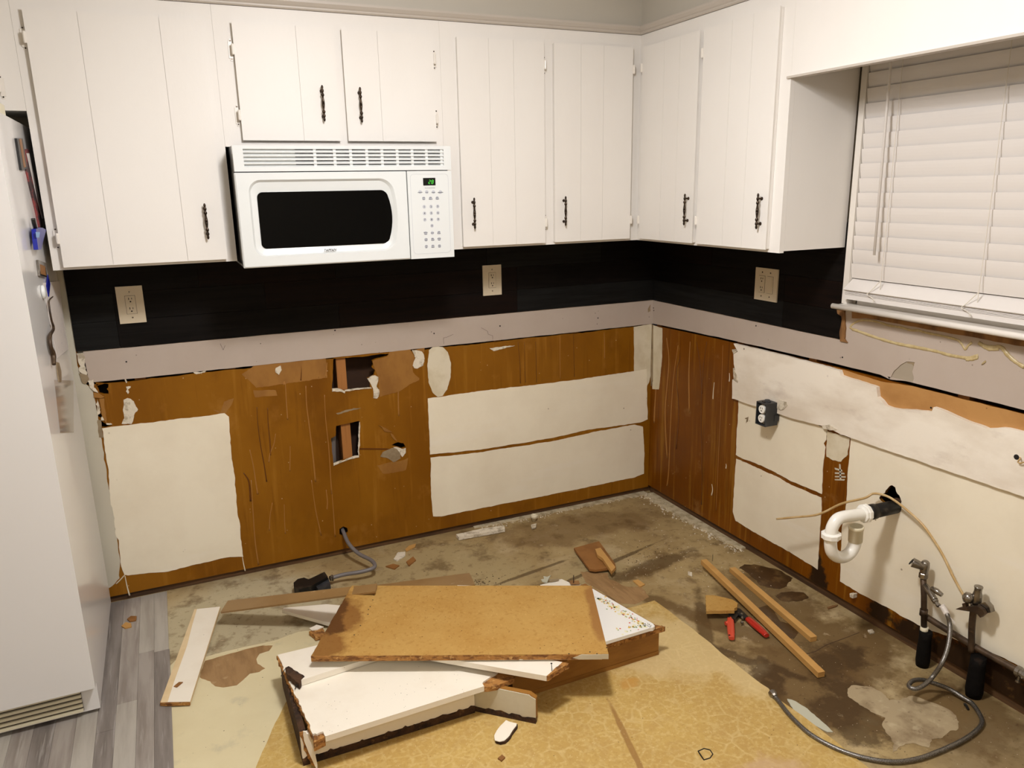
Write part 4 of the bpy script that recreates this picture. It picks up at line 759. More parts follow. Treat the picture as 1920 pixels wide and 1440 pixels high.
# control panel
cp = box('control_panel', -1.3795, MX1, YM, YM+.030, MZ0, 1.6535, 'appl', mw, .003)
bm = bmesh.new(); A = rr(-1.3690,-1.2235,1.3575,1.6430,.014); B = rr(-1.3682,-1.2243,1.3583,1.6422,.0135)
addslab(bm, A, 'Y', YM-.0006, YM, [B]); fin(bm, 'panel_outline', 'keyg', cp)
box('display', -1.3205, -1.2735, YM-.0012, YM, 1.6025, 1.6290, 'disp', cp)
SEG = {'2':'abged','8':'abcdefg'}
def seg7(ch, x, z, w, h):
    t = .0013; sl = .18; o = []
    P = {'a':((0,h),(w,h)),'b':((w,h),(w,h/2)),'c':((w,h/2),(w,0)),'d':((0,0),(w,0)),'e':((0,h/2),(0,0)),'f':((0,h),(0,h/2)),'g':((0,h/2),(w,h/2))}
    for s in SEG[ch]:
        (a,b),(c,d) = P[s]; 
        if b == d: q = [(a+t*.6,b-t/2),(c-t*.6,b-t/2),(c-t*.6,b+t/2),(a+t*.6,b+t/2)]
        else: lo, hi = min(b,d)+t*.6, max(b,d)-t*.6; q = [(a-t/2,lo),(a+t/2,lo),(a+t/2,hi),(a-t/2,hi)]
        o.append([(x+px+pz*sl, z+pz) for px,pz in q])
    return o
bm = bmesh.new()
for ch, x in (('2',-1.3005),('8',-1.2895)):
    for q in seg7(ch, x, 1.6085, .0062, .0125): addslab(bm, q, 'Y', YM-.0016, YM-.0013)
fin(bm, 'clock_digits', 'led', cp)
keys = [(x,1.580-.0006*i,'w') for i,x in enumerate((-1.3335,-1.3085,-1.2830,-1.2560))]+[(x,1.557,'s') for x in (-1.3210,-1.2948,-1.2690)]
keys += [(x,1.5270-.0233*r_,'n') for r_ in range(3) for x in (-1.3205,-1.2943,-1.2685)]+[(-1.2938,1.4580,'n')]+[(x,z,'s') for z in (1.4320,1.4085,1.3830) for x in (-1.3195,-1.2938,-1.2680)]
bm = bmesh.new()
rev0 = [(.0066,0),(.0066,.0005)]
for x,z,k in keys:
    rev('key', rev0 if k != 'g' else rev0, (x,YM+.0001,z), (0,-1,0), 'keyg', cp, 16, False)
it = []
names1 = ['popcorn','soup','potato','vegetables']; lab = [('auto','start'),('auto','defrost'),('auto','reheat')]
for (x,z,k),s in zip(keys[:4],names1): it.append((s,x,z-.001,.0052,0,.0001))
for (x,z,k),(a,b) in zip(keys[4:7],lab): it += [(a,x,z+.0026,.0052,0,.0001),(b,x,z-.0030,.0052,0,.0001)]
for (x,z,k),s in zip(keys[7:17],'1234567890'): it.append((s,x,z,.0090,0,.00015))
lab2 = [('kitchen','timer'),('clock',''),('add','30 sec'),('cook','level'),('light','on/off'),('power','level'),('vent','fan'),('start','pause'),('stop','clear')]
for (x,z,k),(a,b) in zip(keys[17:],lab2): it += [(a,x,z+(.0026 if b else 0),.0052,0,.0001)]+([(b,x,z-.0030,.0052,0,.0001)] if b else [])
it.append(('Fast Cook & Reheat',-1.2955,1.5935,.0048,0,0))
lettering('key_lettering', it, YM-.0009, 'ink', cp)

# ================= REFRIGERATOR =================
FX1 = -2.564; FX0 = -3.33
fg = thing('refrigerator', (-2.95,-.4,.005), 'white refrigerator at the left edge with magnets and papers on its side', 'refrigerator')
box('body', FX0, FX1, -.700, -.035, .025, 1.808, 'applf', fg, .006)
bm = bmesh.new(); addbox(bm, FX0, FX1+.002, -.780, -.708, .118, 1.822); fin(bm, 'door', 'applf', fg, bev=.018, bseg=5)
for p in bpy.data.objects[fg.children[-1].name].data.polygons: p.use_smooth = False
box('gasket', FX0+.01, FX1-.008, -.709, -.699, .125, 1.80, 'keyg', fg)
box('hinge_cover', -2.68, -2.574, -.66, -.50, 1.8085, 1.842, 'applc', fg, .006)
gr = box('base_grille', FX0, FX1, -.735, -.700, .018, .112, 'applf', fg, .003)
for k in range(5): box('grille_slat', FX0+.02, FX1-.045, -.745, -.734, .026+.0165*k, .035+.0165*k, 'applc', gr, .001)
box('grille_recess', FX0+.02, FX1-.045, -.738, -.7345, .024, .106, 'slotd', gr)
box('levelling_foot', FX1-.05, FX1-.02, -.69, -.66, 0.004, .026, 'black', fg); box('levelling_foot', FX1-.05, FX1-.02, -.10, -.07, 0.004, .026, 'black', fg)
box('levelling_foot', FX0+.02, FX0+.05, -.69, -.66, 0.004, .026, 'black', fg); box('levelling_foot', FX0+.02, FX0+.05, -.10, -.07, 0.004, .026, 'black', fg)
def stuck(name, pts, th, m, label, cat, group=None, par=None):
    o = slab(name, pts, 'X', FX1+.0006, FX1+.0006+th, m, par)
    if par is None: tag(o, label, cat, group)
    return o
fm = stuck('picture_magnet', [(-0.4927,1.7534),(-0.3748,1.7601),(-0.3804,1.6718),(-0.5029,1.6636)], .006, 'black', 'black framed picture magnet with a gold stripe, highest on the fridge side', 'magnet')
slab('gold_stripe', [(-0.4514,1.7541),(-0.4065,1.7569),(-0.4117,1.6757),(-0.4543,1.6728)], 'X', FX1+.0066, FX1+.0074, 'gold', fm)
stuck('plaid_ribbon', rag([(-0.374,1.7287),(-0.2553,1.7313),(-0.2675,1.7072),(-0.2434,1.6294),(-0.2176,1.556),(-0.2447,1.4929),(-0.3116,1.4936),(-0.3333,1.5576),(-0.3686,1.6179),(-0.3873,1.6602)],.02,.002,5), .004, 'plaid', 'red and grey plaid ribbon hanging on the fridge side', 'ribbon')
stuck('receipt', [(-0.3483,1.7186),(-0.2914,1.7212),(-0.2558,1.6395),(-0.2164,1.5771),(-0.1799,1.5194),(-0.2369,1.5192),(-0.2782,1.5706),(-0.3072,1.6387)], .0015, 'paper', 'long narrow white receipt hanging beside the plaid ribbon', 'paper').location.x += .0055
cl = thing('clip', (FX1+.004,-.40,1.5), 'blue spring clip with black handles on the fridge side', 'clip')
slab('jaw', [(-0.5266,1.4967),(-0.4491,1.4986),(-0.3676,1.4939),(-0.2982,1.486),(-0.3967,1.4612),(-0.4927,1.435),(-0.5521,1.4388),(-0.5449,1.4688)], 'X', FX1+.008, FX1+.020, 'navy', cl)
slab('jaw_sticker', [(-0.549,1.4892),(-0.4572,1.4854),(-0.4959,1.4707),(-0.5524,1.4735)], 'X', FX1+.0201, FX1+.0206, 'sky', cl)
tube('handle', [(FX1+.014,)+p for p in [(-0.5041,1.5263),(-0.499,1.5117),(-0.4842,1.4934)]], .006, 'black', cl, 8)
tube('handle', [(FX1+.014,)+p for p in [(-0.1465,1.5075),(-0.2341,1.4924),(-0.324,1.4766)]], .006, 'black', cl, 8)
sm = stuck('square_magnet', [(-0.4816,1.4045),(-0.3298,1.3839),(-0.3547,1.3405),(-0.4957,1.3587)], .006, 'chrome', 'small square silver magnet with a brown picture below the blue clip', 'magnet')
slab('picture', [(-0.4612,1.3902),(-0.3609,1.3755),(-0.3723,1.3472),(-0.4789,1.3623)], 'X', FX1+.0066, FX1+.0072, 'card', sm)
rm = [(-0.4711,1.3069)][0]
tag(rev('round_magnet', [(.021,0),(.021,.006),(.015,.010),(0,.011)], (FX1+.0006,rm[0],rm[1]), (1,0,0), 'appl', None, 20), 'round white magnet left of the hanging paper sheet', 'magnet')
ps = stuck('paper_sheet', [(-0.4168,1.3286),(0.0011,1.2933),(-0.0631,1.1993),(-0.0932,1.1078),(-0.0806,1.0572),(-0.394,1.0845),(-0.4094,1.143),(-0.4213,1.247)], .0012, 'paper', 'white paper sheet hanging on the fridge side', 'paper')
stuck('diamond_magnet', [(-0.3064,1.3442),(-0.2867,1.312),(-0.3675,1.28),(-0.3749,1.3147)], .003, 'navy', 'dark blue pointed magnet over the top of the paper sheet', 'magnet').location.x += .0015
bg = tag(tube('twig_magnet', [(FX1+.0090,)+p for p in [(-0.3188,1.2738),(-0.4152,1.2731),(-0.4385,1.2489),(-0.4373,1.2151),(-0.423,1.1854),(-0.5281,1.1794),(-0.5515,1.1506),(-0.5254,1.121),(-0.5467,1.094)]], [.002,.002,.003,.003,.004,.006,.006,.008,.006], 'steel', None, 8), 'dark brown twig-like figurine magnet on the edge of the paper sheet', 'magnet')
stuck('feather_magnet', rag([(-0.4281,1.0794),(-0.3804,1.0677),(-0.3618,1.0328),(-0.4003,1.0077),(-0.4529,1.0194),(-0.4497,1.0469)],.01,.001,3), .003, 'gyps_grey', 'grey feather-shaped magnet below the paper sheet', 'magnet')
stuck('clear_sleeve', [(-0.5344,1.0439),(-0.0768,0.9405),(-0.2935,0.8065),(-0.5958,0.8922)], .0008, 'film', 'clear glossy plastic sleeve low on the fridge side', 'sleeve')

# ================= OUTLETS =================
def mapw(side, c, z):   # local (u right, d out, v up)
    return (lambda u,d,v: (c+u,-d,z+v)) if side == 'Y' else (lambda u,d,v: (-d,c-u,z+v))
def lbox(bm, f, u0,u1,d0,d1,v0,v1):
    p, q = f(u0,d0,v0), f(u1,d1,v1); addbox(bm, *[w_ for k in range(3) for w_ in (min(p[k],q[k]),max(p[k],q[k]))])
def lrev(bm, f, prof, u, d, v, seg=12): addrev(bm, prof, f(u,d,v), Vector(f(0,1,0))-Vector(f(0,0,0)), seg)
def recept(f, u, v, d, par, m='slot'):
    bm = bmesh.new()
    lbox(bm, f, u-.0062,u-.0038,d,d+.0006,v+.001,v+.009); lbox(bm, f, u+.0042,u+.0062,d,d+.0006,v+.002,v+.008); lrev(bm, f, [(.0028,0),(.0028,.0006)], u, d, v-.006)
    fin(bm, 'slots', m, par)
def outlet(side, c, z, w_, h, label, kind, d0=.0086):
    f = mapw(side, c, z); t = thing('wall_outlet', f(0,d0,0), label, 'outlet', 'ivory outlets in the dark backsplash')
    bm = bmesh.new(); lbox(bm, f, -w_/2,w_/2,d0,d0+.006,-h/2,h/2); pl = fin(bm, 'cover_plate', 'plate', t, bev=.003, bseg=3)
    gangs = [0] if kind != 'double' else [-.023,.023]
    for i,u in enumerate(gangs):
        bm = bmesh.new(); lbox(bm, f, u-.0168,u+.0168,d0+.006,d0+.0075,-.0335,.0335); rc = fin(bm, 'receptacle', 'plate', t, bev=.0008, bseg=1)
        bm = bmesh.new(); addslab(bm, [(-.0178,-.0345),(.0178,-.0345),(.0178,.0345),(-.0178,.0345)], 'Z', 0, 1, [[(-.0168,-.0335),(.0168,-.0335),(.0168,.0335),(-.0168,.0335)]])
        for v_ in bm.verts: v_.co = Vector(f(u+v_.co.x, d0+.0060+.0003*v_.co.z, v_.co.y))
        fin(bm, 'receptacle_gap', 'slotd', t)
        if i == 0:
            recept(f, u, .018, d0+.0075, rc); recept(f, u, -.018, d0+.0075, rc)
            if kind == 'gfci':
                bm = bmesh.new(); lbox(bm, f, u-.008,u+.008,d0+.0075,d0+.0085,.0015,.0055); lbox(bm, f, u-.008,u+.008,d0+.0075,d0+.0085,-.0055,-.0015); fin(bm, 'test_buttons', 'plate', rc, bev=.0005, bseg=1)
        else:
            bm = bmesh.new(); lbox(bm, f, u-.012,u+.012,d0+.0075,d0+.0095,-.028,.028); fin(bm, 'rocker', 'plate', rc, bev=.001)
    bm = bmesh.new()
    for u in gangs:
        for v in (-.048,.048): lrev(bm, f, [(.0032,0),(.0028,.001)], u, d0+.006, v)
    fin(bm, 'plate_screws', 'chrome', t)
outlet('Y', -2.3435, 1.192, .090, .138, 'ivory outlet on the dark backsplash left of the microwave, near the fridge', 'gfci')
outlet('Y', -.8785, 1.188, .090, .135, 'ivory outlet on the dark backsplash right of the microwave', 'plain')
outlet('X', -.8010, 1.1915, .126, .130, 'wide double-gang ivory outlet on the dark backsplash next to the window', 'double')
# black junction box on window wall
f = mapw('X', -.885, .678)
jb = thing('junction_box', (-.012,-.885,.63), 'black surface junction box with white duplex outlet on the window wall', 'outlet')
bm = bmesh.new()
w2, h2 = .029, .048
addslab(bm, [(-w2,-h2),(w2,-h2),(w2,h2),(-w2,h2)], 'Z', .012, .075, [[(-w2+.004,-h2+.004),(w2-.004,-h2+.004),(w2-.004,h2-.004),(-w2+.004,h2-.004)]])
for v in bm.verts: v.co = Vector(f(v.co.x, v.co.z, v.co.y))
fin(bm, 'box_shell', 'bbox', jb, bev=.002)
bm = bmesh.new(); lbox(bm, f, -w2+.002,w2-.002,.010,.016,-h2+.002,h2-.002); fin(bm, 'box_back', 'bbox', jb)
bm = bmesh.new(); lbox(bm, f, -.010,.010,.0625,.064,-.052,.052); fin(bm, 'yoke', 'chrome', jb)
for v in (.0195,-.0195):
    bm = bmesh.new(); lrev(bm, f, [(.0172,0),(.0172,.012),(.0160,.0135)], 0, .060, v, 20); o = fin(bm, 'receptacle_face', 'pvc', jb); recept(f, 0, v, .0736, o)
bm = bmesh.new(); addrev(bm, [(.014,0),(.014,.004),(.010,.006),(.010,.009)], f(0,.045,h2), (0,0,1), 16); fin(bm, 'knockout_plug', 'bbox', jb)
bm = bmesh.new(); lbox(bm, f, w2,w2+.002,.006,.03,-.030,-.005); lbox(bm, f, -.018,.018,.0,.0105,-.03,.03); fin(bm, 'mounting_bracket', 'bbox', jb)
# ================= PLUMBING =================
PY = -1.489
pt = thing('drain_trap', (-.15,PY,.36), 'white plastic drain trap on a black pipe stub sticking out of the wall', 'drain pipe')
tube('black_stub', [(.06,PY+.002,.490),(-.145,PY,.496)], .0235, 'abs', pt, 24, curve=0)
rev('stub_collar', [(.0235,0),(.0265,.002),(.0265,.028),(.0235,.03)], (-.105,PY,.4955), (-1,0,.03), 'abs', pt, 24)
rev('slip_nut', [(.0270,0),(.0325,.002),(.0325,.014),(.0285,.016),(.0285,.022),(.022,.024)], (-.143,PY,.4965), (-1,0,.04), 'pvc', pt, 10, False)
tube('trap_arm', [(-.150,PY,.4965),(-.20,PY,.500),(-.250,PY,.5045),(-.278,PY,.500),(-.295,PY,.480),(-.3005,PY,.455),(-.300,PY,.435)], .0200, 'pvc', pt, 24)
rev('slip_nut', [(.0245,0),(.0325,.003),(.0325,.017),(.0265,.019),(.0245,.026)], (-.2995,PY,.458), (.05,0,-1), 'pvc', pt, 10, False)
tube('trap_bend', [(-.299,PY,.445),(-.298,PY,.415),(-.288,PY,.385),(-.262,PY,.362),(-.232,PY,.354),(-.204,PY,.362),(-.187,PY,.385),(-.183,PY,.410)], .0205, 'pvc', pt, 24)
bm = bmesh.new(); addrev(bm, [(.0205,0),(.0232,.002),(.0236,.046),(.0252,.047),(.0256,.056),(.0238,.058),(.0205,.058),(.0200,.030),(.0001,.030)], (-.1835,PY,.400), (-.04,0,1), 28); o = fin(bm, 'trap_inlet', 'pvcd', pt)
for p in o.data.polygons: p.use_smooth = len(p.vertices) == 4
rev('drain_seal', [(.030,0),(.028,.004),(.0245,.006)], (.010,PY+.002,.491), (-1,0,0), 'rot', pt, 14, False)
# thin tubing passing the hole
lt = [(-1.0795,0.3086),(-1.1634,0.3477),(-1.2562,0.3927),(-1.3408,0.458),(-1.4056,0.5236),(-1.4642,0.5525)]
tag(tube('thin_tube', [(-.14,)+lt[0],(-.13,)+lt[1],(-.11,)+lt[2],(-.085,lt[3][0]+.01,lt[3][1]),(-.06,lt[4][0],lt[4][1]-.02)]+[(d,)+p for d,p in zip((-.04,-.035), [(-1.4246,0.5239),(-1.4711,0.532)])]+[(-.033,)+p for p in [(-1.5131,0.5251),(-1.563,0.5088),(-1.6154,0.4859),(-1.6553,0.456),(-1.699,0.4145),(-1.7438,0.3577),(-1.7766,0.3222),(-1.7969,0.3028)]], .0042, 'tubey', None, 10), 'thin yellowed plastic tube arching over the drain stub down to the right valve', 'tube')
# water supply pipes
X1 = -.045
w1 = thing('supply_pipe', (X1,-1.665,.004), 'left water supply riser with angle stop, between trap and right valve', 'pipe', 'water supply risers')
a = [(-1.6498,0.3171),(-1.6609,0.247),(-1.6667,0.1922),(-1.6772,0.1439),(-1.6833,0.1286),(-1.6926,0.018)]
tube('riser', [(X1,a[0][0]-.002,a[0][1]),(X1,a[1][0]-.003,a[1][1]),(X1,a[3][0]-.002,a[3][1]-.02)], .0095, 'steel', w1, 14, curve=0)
rev('pipe_wrap', [(.020,0),(.0225,.02),(.0215,.07),(.0195,.10),(.0205,.128)], (X1,a[5][0]+.004,.001), (0,.02,1), 'tar', w1, 16)
rev('white_sleeve', [(.0125,0),(.0125,.022)], (X1,a[3][0]-.002,a[3][1]-.024), (0,0,1), 'pvcd', w1, 14)
rev('union_nut', [(.0125,0),(.0145,.002),(.0145,.018),(.0125,.020)], (X1,a[0][0]-.003,a[0][1]-.008), (0,0,1), 'chrome', w1, 8, False)
e = [(-1.6503,0.3194),(-1.6505,0.3438),(-1.6426,0.357)]
rev('valve_body', [(.0115,0),(.0135,.01),(.0145,.028),(.0125,.044),(.009,.048)], (X1,e[0][0]-.002,e[0][1]+.004), (0,-.05,1), 'chrome', w1, 16)
v2 = [(-1.6524,0.3502),(-1.6269,0.3605)]
tube('valve_outlet', [(-.05,v2[0][0],v2[0][1]),(-.062,v2[0][0]+.012,v2[0][1]+.006),(-.072,v2[1][0],v2[1][1])], [.012,.0145,.0165], 'chrome', w1, 14)
rev('outlet_bore', [(.0135,0),(.0135,.0008)], (-.0725,v2[1][0]+.0022,v2[1][1]+.0018), (-.4,.6,.5), 'slot', w1, 14, False)
rev('riser_joint', [(.0125,0),(.0125,.022)], (X1,a[2][0]-.003,a[2][1]-.012), (0,0,1), 'steel', w1, 12)
b_ = [(-1.6808,0.2785),(-1.7186,0.2677),(-1.7312,0.2623),(-1.7407,0.2593)]
tube('stop_arm', [(X1,a[1][0]-.003,b_[0][1]+.008),(-.058,b_[0][0]-.01,b_[0][1]+.002),(-.068,b_[1][0],b_[1][1])], [.0095,.0105,.0105], 'chrome', w1, 12)
rev('stop_nut', [(.0075,0),(.0095,.002),(.0095,.010),(.006,.012),(.006,.018),(.0075,.019),(.0075,.026)], (-.068,b_[1][0]+.002,b_[1][1]), (-.25,-.8,-.28), 'chrome', w1, 6, False)
k_ = [(-1.7112,0.3064),(-1.749,0.3039)]
tube('stop_lever', [(-.076,k_[0][0],k_[0][1]),(-.082,(k_[0][0]+k_[1][0])/2,(k_[0][1]+k_[1][1])/2+.004),(-.080,k_[1][0],k_[1][1])], [.009,.010,.007], 'chrome', w1, 10)
X2 = -.040
w2_ = thing('supply_pipe', (X2,-1.86,.004), 'right water supply riser with wing-handled valve at the far right of the wall', 'pipe', 'water supply risers')
c_ = [(-1.8265,0.2826),(-1.8276,0.2266),(-1.8379,0.1734),(-1.8612,0.1516),(-1.8689,0.0165)]
tube('riser', [(X2,c_[0][0]-.002,c_[0][1]+.02),(X2,c_[1][0]-.004,c_[1][1]),(X2,c_[2][0]-.004,c_[2][1]-.03)], .0098, 'steel', w2_, 14)
rev('pipe_wrap', [(.023,0),(.026,.02),(.0245,.07),(.023,.11),(.022,.140)], (X2,c_[4][0]+.001,.001), (0,.012,1), 'tar', w2_, 16)
d_ = [(-1.8306,0.3048),(-1.8394,0.3591),(-1.8185,0.3178),(-1.8428,0.3342)]
rev('valve_body', [(.012,0),(.015,.012),(.014,.032),(.011,.044),(.011,.056),(.0125,.058),(.0125,.062)], (-.045,d_[0][0]-.006,d_[0][1]+.004), (0,-.02,1), 'chrome', w2_, 16)
rev('valve_bonnet', [(.006,0),(.015,.006),(.018,.016),(.016,.026),(.008,.031)], (-.048,d_[2][0]-.012,d_[2][1]+.004), (-.7,.65,.25), 'chrome', w2_, 16)
bm = bmesh.new(); g_ = [(-1.8069,0.3008),(-1.817,0.308),(-1.8205,0.2963),(-1.8539,0.3178),(-1.8722,0.3143),(-1.8808,0.3037),(-1.8692,0.2852),(-1.8583,0.2915),(-1.8432,0.2911),(-1.8081,0.2781),(-1.7883,0.2714),(-1.7999,0.2834),(-1.8111,0.2894)]
addslab(bm, g_, 'X', -.066, -.052); fin(bm, 'wing_handle', 'steel', w2_, bev=.003)
bm = bmesh.new(); addslab(bm, rag([(-1.851,0.3194),(-1.8662,0.3331),(-1.8816,0.3242),(-1.888,0.3087),(-1.8712,0.2977),(-1.8562,0.303)],.02,.001,2), 'X', -.050, -.030); fin(bm, 'valve_outlet', 'chrome', w2_, bev=.004)
tag(tube('cross_pipe', [(-.030,)+p for p in [(-1.6661,0.1713),(-1.7314,0.166),(-1.8402,0.1592),(-1.9125,0.1581),(-1.9793,0.1582)]]+[(-.030,-2.3,[(-1.9793,0.1582)][0][1]-.002)], .0105, 'steel', None, 14, curve=4), 'horizontal rusty pipe along the wall base from the left riser to the right', 'pipe')
q_ = [(-1.9873,0.1599),(-1.9835,0.1289)]
cv = thing('pipe_coupling', (-.035,q_[0][0],q_[0][1]), 'dull metal coupling with drain bolt on the horizontal pipe at right edge', 'pipe fitting')
rev('collar', [(.013,0),(.0165,.002),(.0165,.012),(.0135,.014),(.0135,.022),(.0165,.024),(.0165,.034),(.013,.036)], (-.030,q_[0][0]+.012,[(-1.9793,0.1582)][0][1]), (0,-1,0), 'chrome', cv, 12, False)
rev('bolt', [(.004,0),(.004,.014),(.007,.016),(.007,.022)], (-.035,q_[0][0]-.002,q_[0][1]-.010), (-.2,0,-1), 'chrome', cv, 8, False)
# braided hose
hs = thing('braided_hose', (-.3,-1.95,.01), 'long braided steel hose looping from the left valve across the floor', 'hose')
hp = [(-.074,)+p for p in [(-1.7467,0.2656),(-1.7563,0.258)]]+[(-.085,)+p for p in [(-1.7779,0.2508),(-1.7885,0.229)]]
hp2 = [(-.10,)+p for p in [(-1.804,0.2024)]]+[(-.125,)+p for p in [(-1.8197,0.1674)]]+[(-.16,)+p for p in [(-1.8318,0.1339)]]
def zp(z, L): return [(x,y,z) for x,y in L]
hp3 = zp(.085,[(-0.1775,-1.821)])+zp(.070,[(-0.2166,-1.825)])+zp(.064,[(-0.2528,-1.8225)])+zp(.062,[(-0.259,-1.8025)])+zp(.060,[(-0.2235,-1.7876)])+zp(.052,[(-0.1816,-1.7893)])+zp(.038,[(-0.1451,-1.8042)])+zp(.022,[(-0.1064,-1.8314)])+zp(.012,[(-0.0925,-1.8717)])
hp4 = zp(.0085,[(-0.0888,-1.8969),(-0.1133,-1.9376),(-0.1423,-1.967),(-0.1931,-1.9846),(-0.2767,-1.995),(-0.3854,-1.9947),(-0.449,-1.9893),(-0.5128,-1.971),(-0.5686,-1.9317),(-0.6143,-1.8715),(-0.641,-1.7889),(-0.6361,-1.7029),(-0.6186,-1.6323)])+zp(.012,[(-0.6138,-1.6046)])
tube('hose_braid', hp[1:]+hp2+hp3+hp4, .0068, 'braid', hs, 12, curve=8)
tube('hose_label', [hp[0]]+hp[1:3], .0092, 'label', hs, 14, curve=6)
tip = Vector(hp4[-1]); dirn = (tip-Vector(hp4[-2])).normalized()
rev('end_nut', [(.0085,-.006),(.0105,0),(.0125,.002),(.0125,.014),(.011,.016)], tip, dirn, 'chrome', hs, 8, False)
bm = bmesh.new(); addrev(bm, [(.008,0),(.008,.001)], tip+dirn*.0162, dirn, 10); fin(bm, 'nut_bore', 'slot', hs)
L_ = [(-1.7881,0.2492),(-1.8059,0.2406),(-1.8093,0.2326),(-1.8023,0.2335)]
slab('paper_tag', L_, 'X', -.086, -.085, 'label', hs)
# range cable
rc = thing('range_cable', (-1.70,-.15,.01), 'grey range cable coming out of the brown wall ending in a black receptacle', 'cable')
cp_ = [(-1.625,.03,.120),(-1.625,-.012,.112)]+[(p[0],-.08,p[1]) for p in [(-1.6196,0.0881)]]+[(p[0],-.14,p[1]) for p in [(-1.5924,0.0622)]]+zp(.058,[(-1.5559,-0.2213)])+zp(.052,[(-1.5588,-0.2719)])+zp(.046,[(-1.6122,-0.2755)])+zp(.040,[(-1.6834,-0.2556)])+zp(.034,[(-1.7403,-0.2504)])
tube('cable', cp_, .0085, 'cableg', rc, 14)
RB = [(-1.8907,-0.2756),(-1.8865,-0.2409),(-1.8662,-0.2165),(-1.8398,-0.216),(-1.826,-0.2395),(-1.7539,-0.2045),(-1.7498,-0.2515),(-1.7557,-0.3205)]
bm = bmesh.new(); addslab(bm, RB[:7]+[(-1.8251,-0.3008),(-1.8747,-0.308)], 'Z', .002, .045); fin(bm, 'receptacle_housing', 'abs', rc, bev=.004)
bm = bmesh.new(); addslab(bm, [(-1.8098,-0.2636),(-1.7449,-0.2384),(-1.7503,-0.3078),(-1.8017,-0.3087)], 'Z', .003, .032); fin(bm, 'receptacle_cover', 'bbox', rc, bev=.002)
cc = Vector(cp_[-1]); rev('cable_clamp', [(.011,0),(.014,.001),(.014,.006),(.011,.008),(.011,.014)], cc+Vector((.012,0,0)), (-1,-.15,0), 'chrome', rc, 8, False)

# ================= THINGS ON THE FLOOR =================
def at(z, L): return [(x,y,z) for x,y in L]
o = board('white_trim_board', at(.014,[(-2.263,-0.2201),(-2.1727,-0.2465),(-2.305,-0.8257),(-2.3908,-0.7949)]), .012, 'melam', None, .003); tag(o, 'long white wood trim board lying alone at the left of the floor', 'board')
lb = thing('white_trim_board', (-2.28,-.5,.005), 'long white painted trim board with aged edge lying alone at left beside the vinyl planks', 'board')
bpy.data.objects.remove(o)
board('board_core', at(.0165,[(-2.2652,-0.227),(-2.1714,-0.2535),(-2.3041,-0.8254),(-2.391,-0.7876)]), .0105, 'agedw', lb, .003)
board('white_face', at(.0177,[(-2.2559,-0.2322),(-2.1728,-0.2534),(-2.3046,-0.8269),(-2.3699,-0.7975),(-2.3488,-0.6941),(-2.3013,-0.4875),(-2.2791,-0.3542)]), .0010, 'melam', lb)
board('broken_end', at(.0160,[(-2.391,-0.7781),(-2.3041,-0.8247),(-2.3049,-0.8297),(-2.3748,-0.8013),(-2.3923,-0.7907)]), .0098, 'chip', lb, 0, .0006, 4)
tag(board('wood_splinter', at(.0205,[(-2.3503,-0.7227),(-2.3335,-0.7051),(-2.3214,-0.711),(-2.3403,-0.7322)]), .002, 'card', None, 0, .0008, 3), 'small brown splinter lying on the white trim board', 'splinter')
# brown painted trim strips
T_ = [(p[0],p[1],z) for p,z in zip([(-2.1758,-0.3938),(-2.1438,-0.3289)],(.070,.076))]+[(p[0],p[1],.2045) for p in [(-1.6467,-0.689),(-1.6673,-0.7402)]]
tag(board('brown_trim_strip', T_, .007, 'strip', None, .002), 'long brown painted trim strip leaning from the floor onto the particleboard corner', 'trim strip', 'brown painted trim strips')
tag(board('brown_trim_strip', at(.03,[(-1.6133,-0.3774),(-1.2024,-0.4573),(-1.2168,-0.5594),(-1.6183,-0.482)]), .012, 'strip', None, .002), 'short visible brown painted trim strip on the floor behind the particleboard', 'trim strip', 'brown painted trim strips')
# --- pile
A_ = thing('cabinet_base', (-1.75,-1.05,.003), 'white cabinet floor panel on a kick board with rotten bottom, front of the debris pile', 'cabinet base')
At = [(-2.0276,-0.8506),(-2.0175,-0.9786),(-2.0015,-1.1583),(-1.9945,-1.228),(-1.9925,-1.2845),(-1.9824,-1.2894),(-1.9639,-1.287),(-1.9621,-1.3096)]+[(-1.4797,-1.2976),(-1.4796,-1.2839),(-1.4661,-1.2732)]+[(-1.4141,-1.2513)]+[(-1.42,-.86)]
def ragsome(pts, idx, amp=.004, step=.01, seed=1):
    r = random.Random(seed); out = []
    for i in range(len(pts)):
        a, b = Vector(pts[i]), Vector(pts[(i+1)%len(pts)]); out.append(tuple(a))
        if i in idx:
            k = max(2,int((b-a).length/step)); n = Vector((-(b-a).y,(b-a).x)).normalized()
            for j in range(1,k): q = a+(b-a)*j/k+n*r.uniform(-amp,amp); out.append((q.x,q.y))
    return out
slab('shelf_panel', ragsome(At,(0,1,2,3,4,5,6,9,10,11),.0025,.012,5), 'Z', .102, .120, 'melam', A_)
sc = Vector((0,0)); 
slab('chipboard_edge', ragsome([(p[0]-.004,p[1]) for p in At[:5]]+[(p[0]+.02,p[1]) for p in reversed(At[:5])],range(0,4),.003,.008,6), 'Z', .103, .1165, 'chip', A_)
fl = [(-2.0227,-1.256),(-1.4965,-1.243)]
kb = slab('kick_board', [(fl[0][0],.026),(fl[1][0],.026),(fl[1][0],.1015),(fl[0][0],.1015)], 'Y', fl[0][1]+.018, fl[0][1]+.002, 'melam', A_)
r = random.Random(8); ed = [(fl[0][0]+(fl[1][0]-fl[0][0])*k/40, .026+r.uniform(-.006,.006)) for k in range(41)]
slab('rotten_edge', [(fl[1][0],.002),(fl[0][0],.002)]+ed, 'Y', fl[0][1]+.019, fl[0][1], 'rot', A_)
box('side_cleat', fl[0][0]+.0, fl[0][0]+.018, fl[0][1]+.02, -.86, .004, .1015, 'rot', A_)
